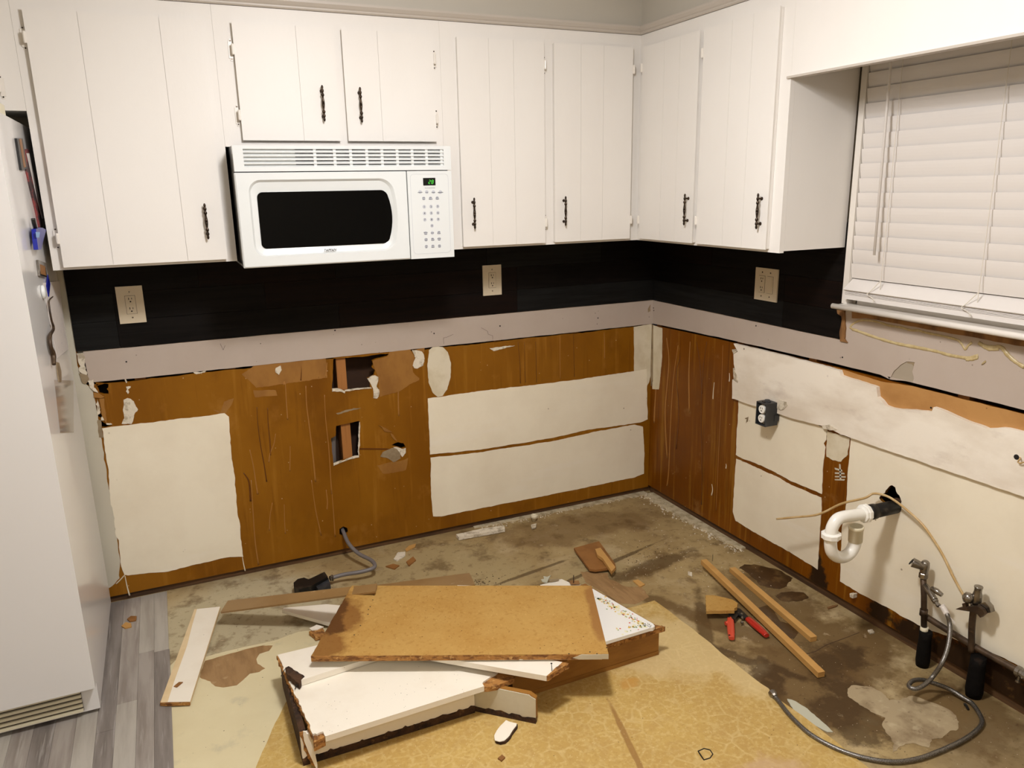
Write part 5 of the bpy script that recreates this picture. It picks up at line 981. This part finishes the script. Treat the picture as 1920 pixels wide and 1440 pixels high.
slab('chip_corner', ragsome([(-1.9926,-1.2776),(-1.9809,-1.2795),(-1.9623,-1.279),(-1.9624,-1.3034),(-1.977,-1.3074),(-1.9963,-1.3128)],range(6),.003,.01,3), 'Z', .085, .114, 'chip', A_)
tg = [(-1.4596,-1.2489),(-1.4325,-1.2465),(-1.4063,-1.2468),(-1.3874,-1.2684),(-1.3747,-1.283),(-1.3778,-1.2964),(-1.4076,-1.2999),(-1.4417,-1.3052),(-1.4635,-1.301),(-1.48,-1.2936),(-1.4772,-1.2773),(-1.4601,-1.2645)]
slab('chipboard_tongue', ragsome(tg,range(12),.0025,.008,2), 'Z', .098, .114, 'chip', A_)
sp = thing('splintered_panel', (-2.05,-1.22,.03), 'thin white splintered panel sliver hanging off the left front corner of the pile', 'panel piece')
s1 = [(-2.0184,0.1476),(-2.0132,0.1464),(-2.0016,0.1068),(-1.9937,0.0764),(-1.9897,0.0304),(-1.9907,0.0125),(-1.9947,0.021),(-2.009,0.0736),(-2.0191,0.1184)]
slab('white_sliver', s1, 'Y', -1.300, -1.296, 'melam', sp)
slab('torn_backing', ragsome([(-2.0279,0.1446),(-2.0184,0.144),(-2.0153,0.1047),(-2.0006,0.058),(-1.9954,0.0225),(-2.0072,0.0353),(-2.0216,0.0849),(-2.024,0.1242)],range(8),.003,.01,4), 'Y', -1.296, -1.291, 'chip', sp)
# G kick board return
gl = [(-1.4943,-1.2463),(-1.3486,-1.3849)]
g0, g1 = Vector(gl[0]), Vector(gl[1]); g0 = g0+Vector((-.004,.001)); u = (g1-g0).normalized(); n = Vector((u.y,-u.x)); n = n if n.y < 0 else -n
G_ = thing('kick_board', (g1.x,g1.y,.003), 'short white kick board standing on edge with rotten bottom, right of the cabinet base', 'board')
def vboard(name, a, b, z0, z1, th, m, par, bev=0, top=None):
    A2 = [(a.x,a.y),(b.x,b.y)]; bm = bmesh.new(); uu = (b-a).normalized(); nn = Vector((uu.y,-uu.x)); nn = nn if nn.y < 0 else -nn
    L = (b-a).length; pr = top or [(0,z0),(L,z0),(L,z1),(0,z1)]
    addslab(bm, pr, 'Y', 0, th)
    for v in bm.verts: q = a+uu*v.co.x-nn*v.co.y; v.co = Vector((q.x,q.y,v.co.z))
    return fin(bm, name, m, par, bev=bev)
L = (g1-g0).length
vboard('painted_face', g0, g1, .02, .1, .003, 'melamg', G_, 0, [(0,.022),(L*.3,.018),(L*.45,.026),(L*.6,.017),(L*.8,.013),(L,.018),(L,.088),(L*.93,.094),(L*.9,.099),(L*.45,.100),(0,.096)])
vboard('wood_core', g0-n*.0032, g1-n*.0032, .003, .1, .016, 'tan', G_, 0, [(0,.012),(L,.012),(L,.089),(L*.9,.101),(0,.100)])
r = random.Random(4); vboard('rotten_edge', g0+n*.0006, g1+n*.0006, 0, 0, .012, 'rot', G_, 0, [(L,.003),(0,.003)]+[(L*k/24,.021+r.uniform(-.004,.004)) for k in range(25)])
# B brown box
bl_ = [(-0.8062,-1.2496),(-1.2842,-1.2541)]
b1_, b0_ = Vector(bl_[0]), Vector(bl_[1]); ub = (b0_-b1_).normalized(); nb = Vector((ub.y,-ub.x)); nb = nb if nb.y < 0 else -nb
B_ = thing('cabinet_base', (-1.1,-1.1,.003), 'tan plywood cabinet base lying under the particleboard at the right of the pile', 'cabinet base')
b0 = b1_+ub*.56
vboard('front_board', b0, b1_, .003, .093, .018, 'tan', B_)
vboard('bottom_strip', b0+nb*.002, b1_+nb*.002, .003, .018, .004, 'tan', B_)
vboard('back_board', b0-nb*.30, b1_-nb*.30+ub*.22, .003, .093, .018, 'tan', B_)
tipc = Vector([(-0.8443,-1.2771)][0]); bkc = Vector([(-0.9063,-0.9692)][0]); dC = (bkc-tipc).normalized(); nC = Vector((-dC.y,dC.x)); nC = nC if nC.x < 0 else -nC
fr_ = b1_+nC*.0; ins = nC*.022
q = [b1_-nb*.02, b1_-nb*.02+nC*.018, b1_-nb*.02+nC*.018+dC*.34, b1_-nb*.02+dC*.34]; slab('end_board', [(p.x,p.y) for p in q], 'Z', .003, .093, 'tan', B_)
q = [b1_-ub*.018+nb*.010, b0+nb*.010, b0-nb*.33, b1_-nb*.02+dC*.36+nC*.01, b1_-nb*.016+nC*.006]
slab('top_board', [(p.x,p.y) for p in q], 'Z', .094, .112, 'card', B_)
a, c2 = b1_-ub*.012+nb*.0105, b0+nb*.0105
slab('chipboard_edge', ragsome([(a.x,a.y),(c2.x,c2.y),((c2-nb*.012).x,(c2-nb*.012).y),((a-nb*.012).x,(a-nb*.012).y)],(0,),.0012,.01,3), 'Z', .0945, .1125, 'chip', B_)
# C floral shelf board
tp = [(-0.8672,-1.2808),(-0.8559,-1.2835),(-0.8443,-1.2771),(-0.8416,-1.2627)]; c0 = [(-1.0396,-1.2833)]; c1 = [(-0.9063,-0.9692)]
C_ = [(c0[0][0],c0[0][1],.140)]+at(.140,tp)+[(c1[0][0],c1[0][1],.140)]
cb = thing('floral_board', (-.9,-1.15,.13), 'white board with red and yellow floral border sticking out right of the particleboard', 'board')
board('board_panel', C_[:5]+[C_[5]]+[(-1.35,-.72,.140),(-1.42,-.98,.140)], .012, 'floral', cb, .001)
rf = random.Random(12)
def onC(a, b2, off): # a along the outer edge from tip to back corner, off inwards
    p = Vector(C_[3][:2]); q = Vector(C_[5][:2]); d_ = (q-p); n_ = Vector((-d_.y,d_.x)).normalized(); n_ = n_ if n_.dot(Vector(C_[0][:2])-p) > 0 else -n_
    return p+d_*a+n_*off
def onC2(a, off):
    p = Vector(C_[1][:2]); q = Vector(C_[0][:2]); d_ = (q-p); n_ = Vector((-d_.y,d_.x)).normalized(); n_ = n_ if n_.dot(Vector(C_[5][:2])-p) > 0 else -n_
    return p+d_*a+n_*off
for pm, cl_, cnt, lo, hi, sz in (('print_yellow',(224,190,90),30,.10,.80,.0045),('print_red',(206,70,60),22,.12,.75,.0032),('print_green',(120,150,90),34,.05,.9,.0030),('print_black',(40,46,40),40,.0,.85,.0020),('print_cream',(232,226,190),30,.05,.8,.008)):
    M[pm] = mat(pm, cl_, .5); bm = bmesh.new()
    for k in range(cnt):
        if pm == 'print_black': t_ = rf.choice((rf.uniform(.0,.10),rf.uniform(.62,.80))); q_ = onC(t_,0,rf.uniform(.006,.030))
        elif rf.random() < .7: q_ = onC(rf.uniform(lo,hi),0,abs(rf.gauss(.028,.010)))
        else: q_ = onC2(rf.uniform(.02,.6),rf.uniform(.008,.05))
        zz_ = .1402 if pm == 'print_cream' else .1405; ang = rf.uniform(0,6.28); s_ = sz*rf.uniform(.6,1.3)
        pts_ = [(q_.x+s_*math.cos(ang+j*1.257)*(1 if j%2 else .6), q_.y+s_*math.sin(ang+j*1.257)) for j in range(5)]
        bm.faces.new([bm.verts.new((x_,y_,zz_)) for x_,y_ in pts_])
    o = fin(bm, 'floral_print', pm, cb); o['kind'] = 'stuff'
e1 = at(.1275,[(-1.0314,-1.2701),(-0.8456,-1.2691),(-0.8324,-1.2645)])
board('board_edge', [e1[0],e1[1],e1[2],(e1[1][0]-.02,e1[1][1]+.03,.1275),(e1[0][0]-.02,e1[0][1]+.03,.1275)], .012, 'card', cb)
# D white board under particleboard, left
Dp = [(-1.9871,-1.0531),(-1.9745,-1.0381),(-2.0163,-0.9631),(-2.0072,-0.9598)]
D_ = thing('white_shelf_board', (-1.9,-.9,.122), 'white shelf board with rotten left end lying on the cabinet base', 'board', 'white shelf boards')
dd = [(-1.9871,-1.0531),(-1.7753,-1.0337)]; d0_, d1_ = Vector(dd[0]), Vector(dd[1]); ud = (d1_-d0_).normalized(); nd = Vector((-ud.y,ud.x))
l0 = Vector([(-2.0146,-0.9634)][0])
board('board_panel', [(d0_.x,d0_.y,.141),((d0_+ud*.40).x,(d0_+ud*.40).y,.141),((l0+ud*.40).x,(l0+ud*.40).y,.141),(l0.x,l0.y,.141)], .0195, 'melam', D_, .001)
board('rotten_end', at(.1425,[(-2.0186,-0.9687),(-2.0077,-0.9644),(-1.9919,-0.9984),(-1.971,-1.0403),(-1.9829,-1.0515),(-1.9922,-1.0696),(-2.0026,-1.0419),(-2.0178,-1.0022)]), .020, 'rot', D_, 0, .002, 7, .008)
for p_ in (((205,235),(168,275)),((360,358),(345,395)),((372,385),(335,430))):
    qq = [(-2.0584,-0.8348)]
nl = [(-2.0191,-0.9675),(-2.0351,-0.9833),(-1.9947,-1.0387),(-2.0023,-1.0545),(-1.9942,-1.0557),(-2.0061,-1.0678)]
for k in (0,2,4): tube('nail', [(nl[k][0],nl[k][1],.138),(nl[k+1][0],nl[k+1][1],.126)], .0011, 'tool', D_, 6, curve=0)
# E white board front middle
E_ = thing('white_shelf_board', (-1.25,-1.3,.13), 'white shelf board with broken chipboard end and upright nail, under the particleboard front', 'board', 'white shelf boards')
ee = [(-1.312,-1.3866),(-1.5047,-1.2146),(-1.2361,-1.3456)]; e0, eL, eR = [Vector(p) for p in ee]
ue = (eL-e0).normalized(); ur = Vector((-ue.y,ue.x)); ur = ur if ur.y > 0 else -ur
ep = [e0, e0+ue*.42, e0+ue*.42+ur*.11, eR]
slab('board_panel', ragsome([(p.x,p.y) for p in ep],(3,),.001,.01,2), 'Z', .142, .160, 'melam', E_)
slab('broken_end', ragsome([((e0+(eR-e0)*.0-ue*.001).x,(e0-ue*.001).y),((eR).x,(eR).y),((eR-ue*.022).x,(eR-ue*.022).y),((e0-ue*.004).x,(e0-ue*.004).y)],(0,1,2),.002,.008,5), 'Z', .1425, .1595, 'chip', E_)
nq = [(-1.2851,-1.3719)][0]; tube('nail', [(nq[0],nq[1],.155),(nq[0]-.002,nq[1],.186)], .0011, 'tool', E_, 6, curve=0); rev('nail_head', [(.003,0),(.003,.001)], (nq[0]-.002,nq[1],.186), (0,0,1), 'tool', E_, 8, False)
# F left panel
ft = [(-1.9606,-0.4383),(-1.9522,-0.4255),(-1.7957,-0.452),(-1.7461,-0.494)]
fv = Vector([(-1.8089,-0.5849)][0])-Vector(ft[0])
F_ = [ft[0],ft[1],ft[2],(ft[2][0]+.25,ft[2][1]-.13),(ft[0][0]+fv.x*1.7,ft[0][1]+fv.y*1.7)]
tag(board('white_panel_piece', [(p[0],p[1],.046-.031*max(0,((Vector(p)-Vector(ft[0])).dot(fv.normalized()))/(fv.length*1.7))) for i,p in enumerate(F_)], .013, 'melam', None, .0015), 'pointed white panel piece sticking out left of the particleboard beneath the brown strip', 'board')
cr = thing('crumbled_corner', (-1.85,-.75,.004), 'small crumbling piece of white-faced chipboard left of the particleboard', 'debris')
board('white_face', at(.022,[(-1.8834,-0.5712),(-1.8553,-0.5604),(-1.8339,-0.5856),(-1.8584,-0.5946),(-1.8769,-0.5894)]), .003, 'melam', cr, 0, .001, 2, .01)
board('chip_core', at(.019,[(-1.8885,-0.5895),(-1.87,-0.5855),(-1.8358,-0.5859),(-1.8418,-0.6414),(-1.8731,-0.6375),(-1.8827,-0.6021)]), .016, 'chip', cr, 0, .003, 3, .008)
# P particleboard top
pz = .185
Pc = [(-1.9422,-1.007),(-1.7255,-0.6274),(-0.9403,-1.0164),(-1.1048,-1.4036)]
pc = [Vector((p[0],p[1])) for p in Pc]
Pn = ragsome([(p.x,p.y) for p in pc],(0,3),.0012,.012,4)
P_ = thing('particleboard_shelf', (-1.45,-1.0,.168), 'large bare particleboard shelf with dark water stain lying on top of the pile', 'board')
slab('board_face', Pn, 'Z', pz-.017, pz, 'pboard', P_)
fe = [pc[0],pc[3]]; uf = (pc[3]-pc[0]).normalized(); nf = Vector((uf.y,-uf.x)); nf = nf if nf.y < 0 else -nf
Lf = (pc[3]-pc[0]).length
vboard('front_edge', pc[0]+nf*.0015, pc[3]+nf*.0015, 0, 0, .003, 'chip', P_, 0, [(0,pz-.019),(Lf*.3,pz-.0185),(Lf*.68,pz-.018),(Lf*.70,pz-.0185),(Lf*.705,pz-.010),(Lf*.715,pz-.018),(Lf*.9,pz-.018),(Lf*.9,pz-.0015),(Lf*.73,pz-.001),(Lf*.71,pz-.006),(Lf*.69,pz-.002),(Lf*.4,pz-.0005),(0,pz-.0005)])
vboard('white_edge_band', pc[0]+uf*(Lf*.88)+nf*.0022, pc[3]+nf*.0022, 0, 0, .002, 'melamg', P_, 0, [(0,pz-.012),(Lf*.02,pz-.017),(Lf*.12,pz-.017),(Lf*.12,pz-.001),(Lf*.03,pz-.001)])
slab('white_underside', [(p.x,p.y) for p in [pc[0]+uf*.02,pc[3]-uf*.02,pc[2]-uf*.02,pc[1]+uf*.02]], 'Z', pz-.0195, pz-.0172, 'melam', P_)
for i,(x,y) in enumerate([(-1.6707,-0.73),(-1.6822,-0.7618),(-1.7019,-0.8017),(-1.7121,-0.8173),(-1.721,-0.8466),(-1.7613,-0.9051),(-1.7929,-0.9508)] + [(-1.1515,-1.3697),(-1.1366,-1.3876),(-1.2145,-1.3495),(-1.093,-1.3727)]):
    rev('nail_hole', [(.0024,0),(.0024,.0004)], (x,y,pz), (0,0,1), 'slot', P_, 8, False)
# J torn white behind
tag(board('torn_white_board', at(.024,[(-0.977,-0.6698),(-0.8756,-0.6656),(-0.8632,-0.6988),(-0.8599,-0.7204),(-0.8431,-0.731),(-0.8212,-0.7492),(-0.8691,-0.8334),(-1.0212,-0.7583)]), .022, 'melam', None, 0, .0012, 3, .012), 'torn white board edge peeking out behind the particleboard', 'board')
br = thing('rusty_bracket', (-1.0,-.75,.02), 'small rusty metal corner with nail behind the particleboard', 'bracket')
board('plate', at(.034,[(-0.8631,-0.7057),(-0.8275,-0.7234),(-0.8369,-0.7468),(-0.8706,-0.7331)]), .003, 'tornwood', br, 0, .001, 1)
nn_ = [(-0.8565,-0.7312)][0]; tube('nail', [(nn_[0],nn_[1],.030),(nn_[0],nn_[1],.068)], .0018, 'steel', br, 6, curve=0)
gf = thing('plaster_flakes', (-1.2,-.75,.02), 'grey flakes of old filler behind the particleboard back edge', 'debris')
board('flake', at(.030,[(-0.958,-0.6392),(-0.9445,-0.6422),(-0.9368,-0.6194),(-0.9263,-0.6322),(-0.9065,-0.6267),(-0.928,-0.6503),(-0.9477,-0.6742),(-0.961,-0.6565)]), .004, 'white_scar', gf, 0, .001, 1)
board('flake', at(.034,[(-0.9329,-0.6599),(-0.8909,-0.6731),(-0.8986,-0.6806),(-0.9369,-0.6751)]), .003, 'gyps_grey', gf, 0, .001, 2)
# H shard
h_ = thing('white_shard', (-1.5,-1.45,.004), 'white rounded melamine shard on the yellow floor in front of the pile', 'shard')
hh = [(-1.4287,-1.3423),(-1.4233,-1.3523),(-1.4055,-1.3698),(-1.4102,-1.3778),(-1.4267,-1.3902),(-1.4469,-1.4089),(-1.4698,-1.4216),(-1.4841,-1.4194),(-1.4945,-1.4083),(-1.4881,-1.389),(-1.4736,-1.3733),(-1.453,-1.3571)]
board('white_face', at(.014,hh), .002, 'melam', h_, 0, .0006, 2); board('torn_core', at(.0118,[(x+.002,y-.003) for x,y in hh]), .008, 'rot', h_, 0, .0012, 2)
# small debris boards
o = board('broken_board', at(.022,[(-0.6933,-0.4383),(-0.558,-0.4305),(-0.6069,-0.6459),(-0.6204,-0.6747),(-0.7097,-0.6564),(-0.7292,-0.638)]), .010, 'card', None, .001, .0008, 3); tag(o, 'brown hardboard piece on the concrete near the inner corner', 'board')
tag(board('wood_stick', at(.040,[(-0.632,-0.521),(-0.6039,-0.5196),(-0.6407,-0.7026),(-0.6756,-0.7281),(-0.6475,-0.6104),(-0.6511,-0.5718)]), .014, 'lath', None, .002), 'short raw wood stick lying on the brown hardboard piece', 'stick')
tag(board('plaster_strip', at(.018,[(-1.1149,-0.0607),(-0.992,-0.0576),(-0.8737,-0.0728),(-0.886,-0.111),(-1.115,-0.0965)]), .015, 'plaster', None, 0, .0015, 5), 'long narrow white plaster strip along the base of the long wall', 'debris')
pg = thing('drain_plug', (-.8,-.1,.002), 'small cream round plastic cap by the base of the long wall', 'cap')
pp = [(-0.7088,-0.0597)][0]; rev('cap', [(.010,0),(.010,.014),(.016,.016),(.017,.030),(.014,.034),(.010,.034),(.010,.028)], (pp[0],pp[1],.001), (.1,0,1), 'pvcd', pg, 18)
tag(board('plaster_chip', at(.010,[(-0.7484,-0.1098),(-0.7159,-0.1059),(-0.735,-0.139),(-0.7612,-0.148)]), .006, 'plaster', None, 0, .001, 1), 'small white plaster chip just in front of the cream cap', 'debris')
CH = []
for nm, m, lab, pts in [
 ('wood_chip','lath','thin tan wood sliver near the receptacle cable, closest to the long wall',[(-1.3673,-0.0774),(-1.3422,-0.0502),(-1.3056,-0.0422),(-1.3192,-0.0717),(-1.3688,-0.0963)]),
 ('wood_chip','card','brown chip in front of the tan sliver near the range cable',[(-1.3987,-0.1952),(-1.3554,-0.1607),(-1.3549,-0.1985),(-1.3993,-0.2368)]),
 ('plaster_chip','plaster','white plaster chunk beside the bend of the grey range cable',[(-1.4408,-0.145),(-1.4068,-0.0921),(-1.374,-0.0996),(-1.3855,-0.1379),(-1.433,-0.1694)]),
 ('wood_chip','card','brown paper-faced chip in front of the white plaster chunk',[(-1.4917,-0.1953),(-1.4567,-0.1878),(-1.4353,-0.2151),(-1.4635,-0.2372)]),
 ('wood_chip','card','upper of two tan chips on the grey vinyl planks',[(-2.5049,-0.1733),(-2.4921,-0.1559),(-2.4716,-0.1676),(-2.4738,-0.198),(-2.4946,-0.1971)]),
 ('wood_chip','lath','lower of two tan chips on the grey vinyl planks',[(-2.5228,-0.2185),(-2.5084,-0.1965),(-2.4901,-0.2147),(-2.4881,-0.2401),(-2.5105,-0.2412)]),
 ('wood_chip','lath','curled tan chip on the concrete near the yellow linoleum tip',[(-0.6024,-0.7775),(-0.5778,-0.7798),(-0.5744,-0.824),(-0.6038,-0.8319)]),
 ('plaster_chip','plaster','white crumb just left of the two wooden sticks',[(-0.3517,-0.8143),(-0.3417,-0.8279),(-0.3605,-0.8525),(-0.3657,-0.833)]),
 ('wood_chip','tool','small black splinter inside the hose loop at right',[(-0.1065,-1.882),(-0.0993,-1.8854),(-0.115,-1.9081),(-0.1222,-1.9076)]),
 ('wood_chip','tornwood','thin reddish wood sliver at the wall base right of the sticks',[(-0.049,-1.2806),(-0.0236,-1.2797),(0.002,-1.2846),(-0.0101,-1.2902),(-0.0535,-1.2907)]),
 ('plaster_chip','plaster','flat pale flake at the wall base right of the sticks',[(-0.0393,-1.46),(-0.0208,-1.4648),(-0.0297,-1.4818),(-0.0503,-1.4801)]),
 ('wood_chip','card','dark brown crumb on the yellow linoleum in front of the white shard',[(-1.5129,-1.4726),(-1.4959,-1.464),(-1.4921,-1.4779),(-1.5076,-1.4862)]),
]:
    zb_ = .0046 if 'vinyl' in lab else .0029 if 'yellow linoleum in' in lab else .0003
    tag(board(nm, at(zb_+.005, pts), .0048, m, None, 0, .0008, len(lab), .006), lab, 'debris')
# sticks
s1_ = [(-0.276,-0.8108),(-0.2716,-0.8448),(-0.3817,-1.5952),(-0.4291,-1.5932)]
def stick(name, q, z, th, m, lab):
    tag(board(name, at(z,q), th, m, None, .0015), lab, 'stick', 'raw wooden sticks by the window wall')
q1 = [(-0.2995,-0.8448),(-0.2849,-0.8497),(-0.422,-1.6016),(-0.4571,-1.6159),(-0.3327,-0.878)]
def lath(a, b, z0, z1, w_, h, lab):
    """square stick from a to b (centres on the floor plan), heights z0,z1 of its base"""
    A = Vector((*a,z0+h/2)); B = Vector((*b,z1+h/2)); d = (B-A).normalized(); s = Vector((-d.y,d.x,0)).normalized(); u = d.cross(s); bm = bmesh.new(); R2 = []
    for c in (A, A+(B-A)*.33, A+(B-A)*.66, B):
        R2.append([bm.verts.new(c+s*w_/2*sx+u*h/2*sy) for sx,sy in ((-1,-1),(1,-1),(1,1),(-1,1))])
    for X,Y in zip(R2,R2[1:]):
        for k in range(4): bm.faces.new((X[k],X[(k+1)%4],Y[(k+1)%4],Y[k]))
    bm.faces.new(R2[0]); bm.faces.new(R2[-1]); o = fin(bm, 'wooden_stick', 'lath', None, bev=.0015); tag(o, lab, 'stick', 'raw wooden sticks by the window wall'); return o
c1 = [(-0.2771,-0.8209),(-0.4003,-1.5915)]; lath(c1[0], c1[1], .026, .003, .026, .020, 'longer raw wooden stick left, crossing over the pliers')
c2_ = [(-0.1823,-0.8913),(-0.2655,-1.4247)]; lath(c2_[0], c2_[1], .001, .001, .026, .019, 'shorter raw wooden stick right, nearer the window wall')
nq = c1[0]; tube('x', [(nq[0]+.03,nq[1]-.02,.04),(nq[0]+.032,nq[1]-.018,.07)], .001, 'tool', bpy.data.objects['wooden_stick'], 6, curve=0).name = 'nail'
# scrap square on pliers
tag(board('particleboard_scrap', [(p[0],p[1],.040) for p in [(-0.4498,-1.0519),(-0.4199,-1.0667),(-0.3775,-1.1231),(-0.3778,-1.1539),(-0.398,-1.1743),(-0.4135,-1.176),(-0.4223,-1.1884),(-0.519,-1.1454)]], .013, 'pboard', None, 0, .0012, 3, .01), 'small square particleboard scrap lying on the pliers', 'scrap')
# pliers
pl = thing('locking_pliers', (-.43,-1.2,.01), 'red-handled pliers lying open on the concrete under the long stick', 'pliers')
ha = at(.014,[(-0.4275,-1.1746),(-0.4444,-1.1936),(-0.4717,-1.227),(-0.5008,-1.2647),(-0.5262,-1.2979)]); hb = at(.016,[(-0.3949,-1.208),(-0.3885,-1.2248),(-0.3932,-1.2659),(-0.3977,-1.306),(-0.4045,-1.3407)])
def grip(name, pts, r, m):
    o = tube(name, pts, r, m, pl, 14)
    for v in o.data.vertices: v.co.z = .014+(v.co.z-.014)*.7
    return o
grip('red_grip', ha[1:], [.0120,.0140,.0130,.0105], 'redl')
grip('red_grip', hb[1:], [.0130,.0150,.0140,.0105], 'red')
tube('thumb_stop', at(.014,[(-0.4685,-1.2187),(-0.4738,-1.2128),(-0.4824,-1.2119)]), [.008,.0085,.0075], 'redl', pl, 10)
for hpt in (ha[-1],hb[-1]): rev('hang_hole', [(.0035,0),(.0035,.0006)], (hpt[0]-.0,hpt[1]+.012,.0205), (0,0,1), 'slot', pl, 10, False)
tube('handle_shank', [ha[0],ha[1]], .008, 'tool', pl, 10, curve=0); tube('handle_shank', at(.014,[(-0.4013,-1.1736),(-0.3959,-1.197),(-0.3882,-1.2247)]), .0065, 'tool', pl, 10)
bm = bmesh.new(); addslab(bm, [(-0.4297,-1.164),(-0.4001,-1.1716),(-0.4114,-1.1972),(-0.4415,-1.213),(-0.4546,-1.1964)], 'Z', .006, .022); fin(bm, 'pivot_block', 'tool', pl, bev=.003)
bm = bmesh.new(); addslab(bm, [(-0.3751,-1.1425),(-0.3643,-1.155),(-0.3748,-1.2092),(-0.387,-1.2135),(-0.3902,-1.1704)], 'Z', .004, .014); fin(bm, 'jaw_arm', 'tool', pl, bev=.002)
jj = [(-0.4002,-1.2076),(-0.4224,-1.2322),(-0.3868,-1.1884)]
for k,(x,y) in enumerate(jj): rev('adjust_screw', [(.006,0),(.006,.006),(.004,.008)], (x,y,.010), (0,0,1), 'chrome', pl, 8, False)
# ================= LOOSE CRUMBS (uncountable) =================
r = random.Random(21); S1 = []; S2 = []; S3 = []
for k in range(420):          # gypsum rubble along the window wall near the corner
    t = r.random()**1.3; y = -.02-t*.75; x = -.012-abs(r.gauss(0,.032))*(1-.35*t)
    S1.append((x,y,.0,r.uniform(.003,.008 if r.random() < .8 else .016)))
for k in range(260):          # along the long wall
    t = r.random(); x = -.02-t*.95; y = -.012-abs(r.gauss(0,.014))
    S1.append((x,y,.0,r.uniform(.002,.007)))
for k in range(150):
    c = r.choice([(-.30,-.62,.12),(-.45,-.70,.10),(-.25,-.5,.15),(-.2,-.9,.12)]); S1.append((c[0]+r.gauss(0,c[2]),c[1]+r.gauss(0,c[2]*.6),0,r.uniform(.0015,.0045)))
S1 = [s for s in S1 if s[0] < -.006 and s[1] < -.008]
tag(rocks('gypsum_crumbs', S1, 'plaster', None, 5), 'white gypsum rubble scattered along the foot of both walls at the inner corner', 'debris', None, 'stuff')
for k in range(260): S2.append((r.uniform(-2.3,-.05),r.uniform(-2.1,-.05),.0012,r.uniform(.0008,.0026)))
for k in range(90): S2.append((-1.18+r.gauss(0,.07),-.50+r.gauss(0,.035),.0005,r.uniform(.001,.005)))
for k in range(80): S2.append((-.47+r.gauss(0,.12),-.62+r.gauss(0,.03),.0005,r.uniform(.001,.0045)))
tag(rocks('dark_crumbs', S2, 'darkgrain', None, 6), 'dark brown crumbs and dirt scattered over the bare floor', 'debris', None, 'stuff')
for k in range(240): S3.append((r.uniform(-2.3,-.05),r.uniform(-2.1,-.05),.0012,r.uniform(.0008,.0022)))
tag(rocks('pale_crumbs', S3, 'grain', None, 7), 'pale sawdust crumbs scattered over the bare floor', 'debris', None, 'stuff')
S4 = []
for k in range(60):
    a_, b_2 = r.random(), r.random(); S4.append((-1.97+a_*.45,-1.30+b_2*.16,.1202,r.uniform(.0006,.0018)))
tag(rocks('panel_crumbs', S4, 'darkgrain', None, 9), 'dark specks of dirt on the white cabinet floor panel', 'debris', None, 'stuff')
